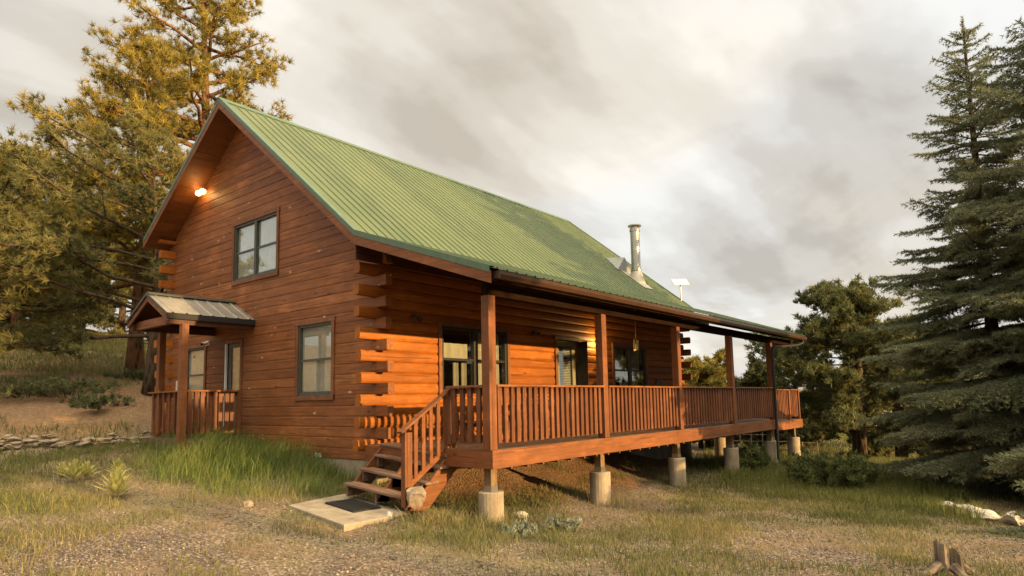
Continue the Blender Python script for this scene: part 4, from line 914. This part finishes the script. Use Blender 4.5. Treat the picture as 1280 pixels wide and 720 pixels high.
juniper('juniper_tree', 'round dense olive juniper with forked trunk just past the deck end', hg(1064, 25), 7.9, 3.3, 83, n=3600, per=34, ln=.20, wd=.045, group=JG, low=.14)
juniper('juniper_tree', 'smaller dark juniper seen between the last porch post and the big one', hg(955, 30), 5.0, 1.7, 89, n=1300, group=JG, ln=.22, wd=.06, low=.05)
juniper('juniper_tree', 'light green juniper showing past the far log ends of the cabin', hg(880, 31), 5.4, 1.9, 97, PINE, n=1400, group=JG, ln=.22, wd=.055, low=.05)
juniper('juniper_tree', 'brownish juniper half hidden between the big juniper and the spruce', hg(1120, 28), 7.2, 3.1, 101, n=2400, group=JG, ln=.22, wd=.06, low=.04)
juniper('juniper_tree', 'dim juniper farthest back behind the pointed spruce', hg(1200, 34), 7.0, 3.4, 103, n=2000, group=JG, ln=.24, wd=.07, low=.04)
juniper('juniper_tree', 'low spreading juniper behind the wire fence under the deck end', hg(990, 36), 3.2, 2.6, 107, n=1300, group=JG, ln=.24, wd=.07, low=.03)
YG = 'added shade junipers across the yard'  # unseen trees added behind the viewer to keep sun off the entry
juniper('juniper_tree', 'unseen juniper across the yard, added to shade the entry porch', (-.9, -18.5, gz(-.6, -18.5)), 7.8, 2.8, 111, n=4200, per=22, ln=.26, wd=.12, group=YG, low=.52)
juniper('juniper_tree', 'second unseen juniper across the yard, added beside the one shading the entry porch', (-6.4, -18.8, gz(-6.4, -18.8)), 7.2, 3.0, 113, n=1500, per=30, ln=.26, wd=.09, group=YG, low=.40)
def shrub(name, label, base, H, R_, seed, mat, n=60, per=30, ln=.10, wd=.03, group=None, cat='shrub', up_=.9):
    rs = np.random.default_rng(seed); base = np.array(base, float); t = thing(name, label, cat, base, group); m = MB(); C, Dv = [], []
    for i in range(n):
        a = rs.uniform(0, 6.28); r = R_*math.sqrt(rs.uniform()); h = H*rs.uniform(.45, 1.0)*(1-.45*(r/R_)**2)
        b0 = base+np.array((math.cos(a)*r*.35, math.sin(a)*r*.35, -.05)); e = base+np.array((math.cos(a)*r, math.sin(a)*r, h)); m.tube([b0, (b0+e)/2+np.array((0, 0, .08*H)), e], [.012, .008, .004], 4, caps=False)
        for q in range(5): s = rs.uniform(.35, 1.02); C.append(b0*(1-s)+e*s+rs.normal(size=3)*.05*R_); Dv.append((e-b0)*.4+np.array((0, 0, up_)))
    m.build('stem', BARKD, t); V, T = tufts(np.array(C), np.array(Dv), per, ln, wd, rs, .8); soup('foliage', V, T, mat, t); return t
q = on_ground(1040, 612); shrub('shrub', 'tall leafy green shrub growing in front of the last deck pier', q, 1.05, 1.15, 201, SHRUB, 110, 30, .11, .03)
q = on_ground(935, 590); shrub('shrub', 'dark green bush between the two far piers under the deck', q, .75, .7, 203, SHRUB, 60, 26, .12, .03)
q = on_ground(650, 671); shrub('sage_plant', 'low silvery sage tuft beside the white rock near the first pier', q, .22, .27, 205, SAGE, 34, 22, .05, .014, cat='plant', group='sage tufts')
q = on_ground(702, 665); shrub('sage_plant', 'second silvery sage tuft, a little paler and farther from the white rock', q, .23, .30, 207, SAGE, 34, 22, .05, .014, cat='plant', group='sage tufts')
for k, (u, v, r, lab) in enumerate([(35, 497, 1.1, 'broad dark scrub oak on the bank near the left edge'), (85, 497, 1.2, 'wide green scrub oak in the middle of the bank'), (118, 510, .8, 'small green scrub oak toward the stone wall end of the bank'), (165, 475, .8, 'sparse brown brush by the dark pine trunk')]):
    q = on_ground(u, v); shrub('scrub_bush', lab, q, .50*r, 1.2*r, 211+k, SCRUB, 26, 20, .12, .035, group='scrub on the bank')
def mullein(label, q, H, seed, stalk=False):
    rs = np.random.default_rng(seed); H *= 1.18; t = thing('mullein_plant', label, 'plant', q, 'yellow mullein plants'); V = []; T = []; q = np.array(q)
    for i in range(54):
        f = i/54; a = i*2.4; d = np.array((math.cos(a), math.sin(a), 0)); el = .55+.9*f; l_ = H*(.75-.35*f)*rs.uniform(.8, 1.1); b0 = q+np.array((0, 0, .02+f*H*.45)); tp_ = unit(d*math.cos(el)+np.array((0, 0, math.sin(el)))); s_ = np.cross(d, (0, 0, 1.0)); w_ = l_*.10
        mid = b0+tp_*l_*.5; tip = b0+tp_*l_+np.array((0, 0, -.10*l_)); tt = rs.uniform(.1, .9)
        V += [b0, mid-s_*w_, mid-np.array((0, 0, .012)), b0, mid-np.array((0, 0, .012)), mid+s_*w_, mid-s_*w_, tip, mid-np.array((0, 0, .012)), mid-np.array((0, 0, .012)), tip, mid+s_*w_]; T += [tt]*12
    soup('leaves', np.array(V), np.array(T), MULL, t); return t
for k, (u, v, H, lab) in enumerate([(92, 604, .42, 'yellow green mullein rosette, the widest of the pair by the gravel'), (108, 600, .36, 'smaller mullein rosette tucked close behind the widest one'), (145, 623, .50, 'tall upright yellow mullein standing nearest the green grass'), (147, 597, .34, 'pale mullein just behind the tall upright one'), (78, 598, .30, 'faded little mullein at the far side of the pair')]): mullein(lab, on_ground(u, v), H, 301+k)

# grass and gravel: nobody could count it
def blades(name, X, Y, H, Wd, T, mat, rs, lean=.35, sink=.02, wind=(0, 0, 0)):
    n = len(X); Z = ground(X, Y)-sink; az = rs.uniform(0, 6.283, n); b_ = np.stack([X, Y, Z], 1); ld = np.stack([np.cos(az), np.sin(az), np.zeros(n)], 1)*(rs.uniform(.1, 1, n)*lean)[:, None]+np.array(wind)*rs.uniform(.2, 1, n)[:, None]
    fz = rs.uniform(0, 6.283, n); sd = np.stack([np.cos(fz), np.sin(fz), np.zeros(n)], 1)*(Wd/2)[:, None]
    m1 = b_+(ld*.35+np.array((0, 0, .55)))*H[:, None]; tp_ = b_+(ld+np.array((0, 0, 1.)))*H[:, None]*np.array((1, 1, .93))
    V = np.stack([b_-sd, b_+sd, m1+sd*.75, m1-sd*.75, tp_], 1).reshape(-1, 3); k = np.arange(n)[:, None]*5
    F = np.concatenate([k+np.array([[0, 1, 2]]), k+np.array([[0, 2, 3]]), k+np.array([[3, 2, 4]])]); return tag(raw(name, V, F, np.repeat(T, 5), mat), kind='stuff')
def vnoise(X, Y, s, seed):
    r = np.random.default_rng(seed); o = np.zeros(len(X))
    for i in range(6): a = r.uniform(0, 6.28); k = s*r.uniform(.6, 2.2); o += np.sin((X*math.cos(a)+Y*math.sin(a))*k+r.uniform(0, 6.28))
    return o/6
def proj_uv(P):
    d = P-CAM; z = d@fw; return 640+FPX*(d@rt)/z, PCY-FPX*(d@up)/z, z
def scatter(n, x0, x1, y0, y1, rs): return rs.uniform(x0, x1, n), rs.uniform(y0, y1, n)
def off_house(X, Y): return ~((X > -.02) & (X < L+.05) & (Y > 0.0) & (Y < W+.1))
pad = np.array(sq)[:, :2]
def off_pad(X, Y):
    ins = np.ones(len(X), bool)
    for a, c in zip(pad, np.roll(pad, -1, 0)): ins &= ((c[0]-a[0])*(Y-a[1])-(c[1]-a[1])*(X-a[0])) < 0
    ins2 = np.ones(len(X), bool)
    for a, c in zip(pad, np.roll(pad, -1, 0)): ins2 &= ((c[0]-a[0])*(Y-a[1])-(c[1]-a[1])*(X-a[0])) > 0
    return ~(ins | ins2)
rs = np.random.default_rng(401)
# tall green grass along the gable
X, Y = scatter(30000, -5.0, -.03, -.6, 7.5, rs)
u_, v_, z_ = proj_uv(np.stack([X, Y, ground(X, Y)], 1))
edge = 622-np.clip((u_-180)/250, 0, 1)*2-np.clip((240-u_)/80, 0, 1)*26
ed = np.minimum((edge+vnoise(X, Y, 3, 2)*16-v_)/26, (u_-150-vnoise(X, Y, 2, 1)*35)/60)
k = (rs.uniform(size=len(X)) < np.clip(ed, 0, 1)**.8) & off_pad(X, Y) & ~((X > -1.25) & (Y < -.35))
ed = ed[k]; X, Y = X[k], Y[k]; n = len(X); H = rs.uniform(.20, .62, n)*(.45+.55*np.clip(ed*.8, 0, 1))*(1+.45*vnoise(X, Y, 2.2, 3)+.2*vnoise(X, Y, 7, 33)); blades('tall_grass', X, Y, H, rs.uniform(.007, .016, n), np.clip(.42+.35*vnoise(X, Y, 2.5, 4)+rs.uniform(-.35, .35, n)+(rs.uniform(size=n) > .80)*.6, 0, 1), GRASSG, rs, .65, wind=(.18, -.30, 0))
# olive grass round the piers and on the right
X, Y = scatter(60000, 2.0, 20, -8.5, -1.0, rs); u_, v_, z_ = proj_uv(np.stack([X, Y, ground(X, Y)], 1))
k = ((Y < -2.95-.2*vnoise(X, Y, 3, 44)) | (X > 9.5)) & (vnoise(X, Y, .9, 5)*.8+np.exp(-((u_-960)/130)**2-((v_-590)/26)**2)*1.6+np.exp(-((u_-1080)/120)**2-((v_-600)/40)**2)*.9 > .42)
X, Y = X[k], Y[k]; n = len(X); H = rs.uniform(.12, .36, n)*(1+.4*vnoise(X, Y, .8, 6)); blades('olive_grass', X, Y, H, rs.uniform(.007, .015, n), np.clip(.45+.35*vnoise(X, Y, 1., 7)+rs.uniform(-.3, .35, n), 0, 1), GRASSO, rs, .6)
# short dry grass everywhere in patches
X, Y = scatter(620000, -8.5, 16, -9.5, 9.5, rs); u_, v_, z_ = proj_uv(np.stack([X, Y, ground(X, Y)], 1))
def dmask(X, Y): return vnoise(X, Y, 1.1, 8)*.7+vnoise(X, Y, 3.3, 9)*.5
dm = dmask(X, Y)-.45*np.clip(1.2-np.hypot(X-gp1[0], Y-gp1[1])/1.7, 0, 1)-.18*np.clip(1.2-np.hypot(X-gp2[0], Y-gp2[1])/1.9, 0, 1)-0*np.exp(-((u_-60)/130)**2-((v_-700)/30)**2)*.7-np.exp(-((u_-480)/200)**2-((v_-700)/22)**2)*.5+.12*(u_ > 560)+np.exp(-((u_-560)/80)**2-((v_-650)/30)**2)*.7
k = (z_ > 3.5) & off_house(X, Y) & off_pad(X, Y) & (rs.uniform(size=len(X)) < np.clip(dm*1.6+.46, 0.06, 1)*np.clip(9/z_, .2, 1)) & (u_ > -60) & (u_ < 1340) & (v_ < 760) & ~((Y > -1.5+.9*vnoise(X, Y, 2.5, 71)) & (X > .3) & (X < 11))
X, Y, z_ = X[k], Y[k], z_[k]; n = len(X); H = rs.uniform(.03, .14, n)*(1+.7*vnoise(X, Y, 1.1, 8)+.3*vnoise(X, Y, 5, 72)); blades('dry_grass', X, Y, H, rs.uniform(.005, .011, n)*np.clip(z_/9, 1, 2.5), np.clip(.45+.5*vnoise(X, Y, .9, 10)+rs.uniform(-.35, .5, n), 0, 1), GRASSD, rs, .9)
# grey green weeds at the foot of the stone wall and dry stuff on the bank
X, Y = scatter(150000, -14, 8, 1, 42, rs); u_, v_, z_ = proj_uv(np.stack([X, Y, ground(X, Y)], 1))
k = off_house(X, Y) & (u_ > -40) & (u_ < 215) & (vnoise(X, Y, 1.2, 11)+.9*np.exp(-((v_-580)/16)**2)+.9*(v_ < 466) > .15); X, Y, z_ = X[k], Y[k], z_[k]; n = len(X)
blades('bank_grass', X, Y, rs.uniform(.08, .28, n), rs.uniform(.008, .016, n)*np.clip(z_/12, 1, 3.5), np.clip(.45+.4*vnoise(X, Y, .5, 12)+rs.uniform(-.3, .4, n)+.35*(z_ > 22), 0, 1), GRASSO, rs, .6)
X, Y = scatter(70000, 12, 48, -20, 12, rs); u_, v_, z_ = proj_uv(np.stack([X, Y, ground(X, Y)], 1)); k = (u_ > 880) & (u_ < 1330) & (z_ > 15) & off_house(X, Y) & (vnoise(X, Y, .7, 61) > -.35); X, Y, z_ = X[k], Y[k], z_[k]; n = len(X)
blades('meadow_grass', X, Y, rs.uniform(.12, .38, n), rs.uniform(.010, .018, n)*np.clip(z_/14, 1, 3), np.clip(.62+.3*vnoise(X, Y, .5, 62)+rs.uniform(-.3, .35, n), 0, 1), GRASSO, rs, .6)
# straw tuft in front of the rock at the stair foot and weeds round the piers
bx, by = [], []
for (cx_, cy_, r_, n_) in [(-1.02, -2.50, .16, 260), (-.80, -2.62, .22, 260), (-.30, -2.95, .22, 200), (.15, -3.0, .2, 160), (3.0, -3.05, .28, 220), (6.3, -3.05, .3, 260), (-2.6, .6, .5, 160), (-1.9, .2, .35, 160)]:
    bx += list(rs.normal(cx_, r_, n_)); by += list(rs.normal(cy_, r_*.7, n_))
X, Y = np.array(bx), np.array(by); k = off_pad(X, Y); X, Y = X[k], Y[k]; n = len(X)
blades('straw_grass', X, Y, rs.uniform(.08, .34, n), rs.uniform(.005, .010, n), np.clip(rs.uniform(.45, 1.15, n), 0, 1), GRASSD, rs, .9)
# gravel
X, Y = scatter(140000, -8, 6, -9.5, 3, rs); Zg = ground(X, Y); u_, v_, z_ = proj_uv(np.stack([X, Y, Zg], 1))
k = (z_ > 4) & (v_ < 760) & (u_ > -40) & (u_ < 1320) & off_pad(X, Y) & ~((X > -1.2) & (Y > -2.5)) & (rs.uniform(size=len(X)) < np.clip(-dmask(X, Y)*1.0+.16+.8*np.clip(1.2-np.hypot(X-gp1[0], Y-gp1[1])/1.7, 0, 1)+.3*np.clip(1.2-np.hypot(X-gp2[0], Y-gp2[1])/1.9, 0, 1), .02, .9)*np.clip(7/z_, .15, 1)); X, Y, Zg = X[k], Y[k], Zg[k]; n = len(X)
ico = np.array([(1,0,0),(-1,0,0),(0,1,0),(0,-1,0),(0,0,1),(0,0,-1)], float); icf = np.array([(0,2,4),(2,1,4),(1,3,4),(3,0,4),(2,0,5),(1,2,5),(3,1,5),(0,3,5)])
sc_ = (.006+.016*rs.uniform(size=n)**2.2)[:, None, None]*rs.uniform(.6, 1.3, (n, 1, 3)); a = rs.uniform(0, 6.28, n); P6 = (ico[None]+rs.normal(size=(n, 6, 3))*.22)*sc_
ca, sa = np.cos(a)[:, None], np.sin(a)[:, None]; P6 = np.stack([P6[:, :, 0]*ca-P6[:, :, 1]*sa, P6[:, :, 0]*sa+P6[:, :, 1]*ca, P6[:, :, 2]*.8], 2)+np.stack([X, Y, Zg+.004], 1)[:, None]
def grav_mat():
    M = Mat('gravel_stones'); M.col(M.ramp(M.tint(), [(0, (.085, .065, .051)), (.6, (.17, .135, .108)), (1, (.30, .255, .21))])).set(.9, 0, .2); return M.m
tag(raw('gravel', P6.reshape(-1, 3), (np.arange(n)[:, None, None]*6+icf[None]).reshape(-1, 3), np.repeat(rs.uniform(size=n), 6), grav_mat()), kind='stuff')
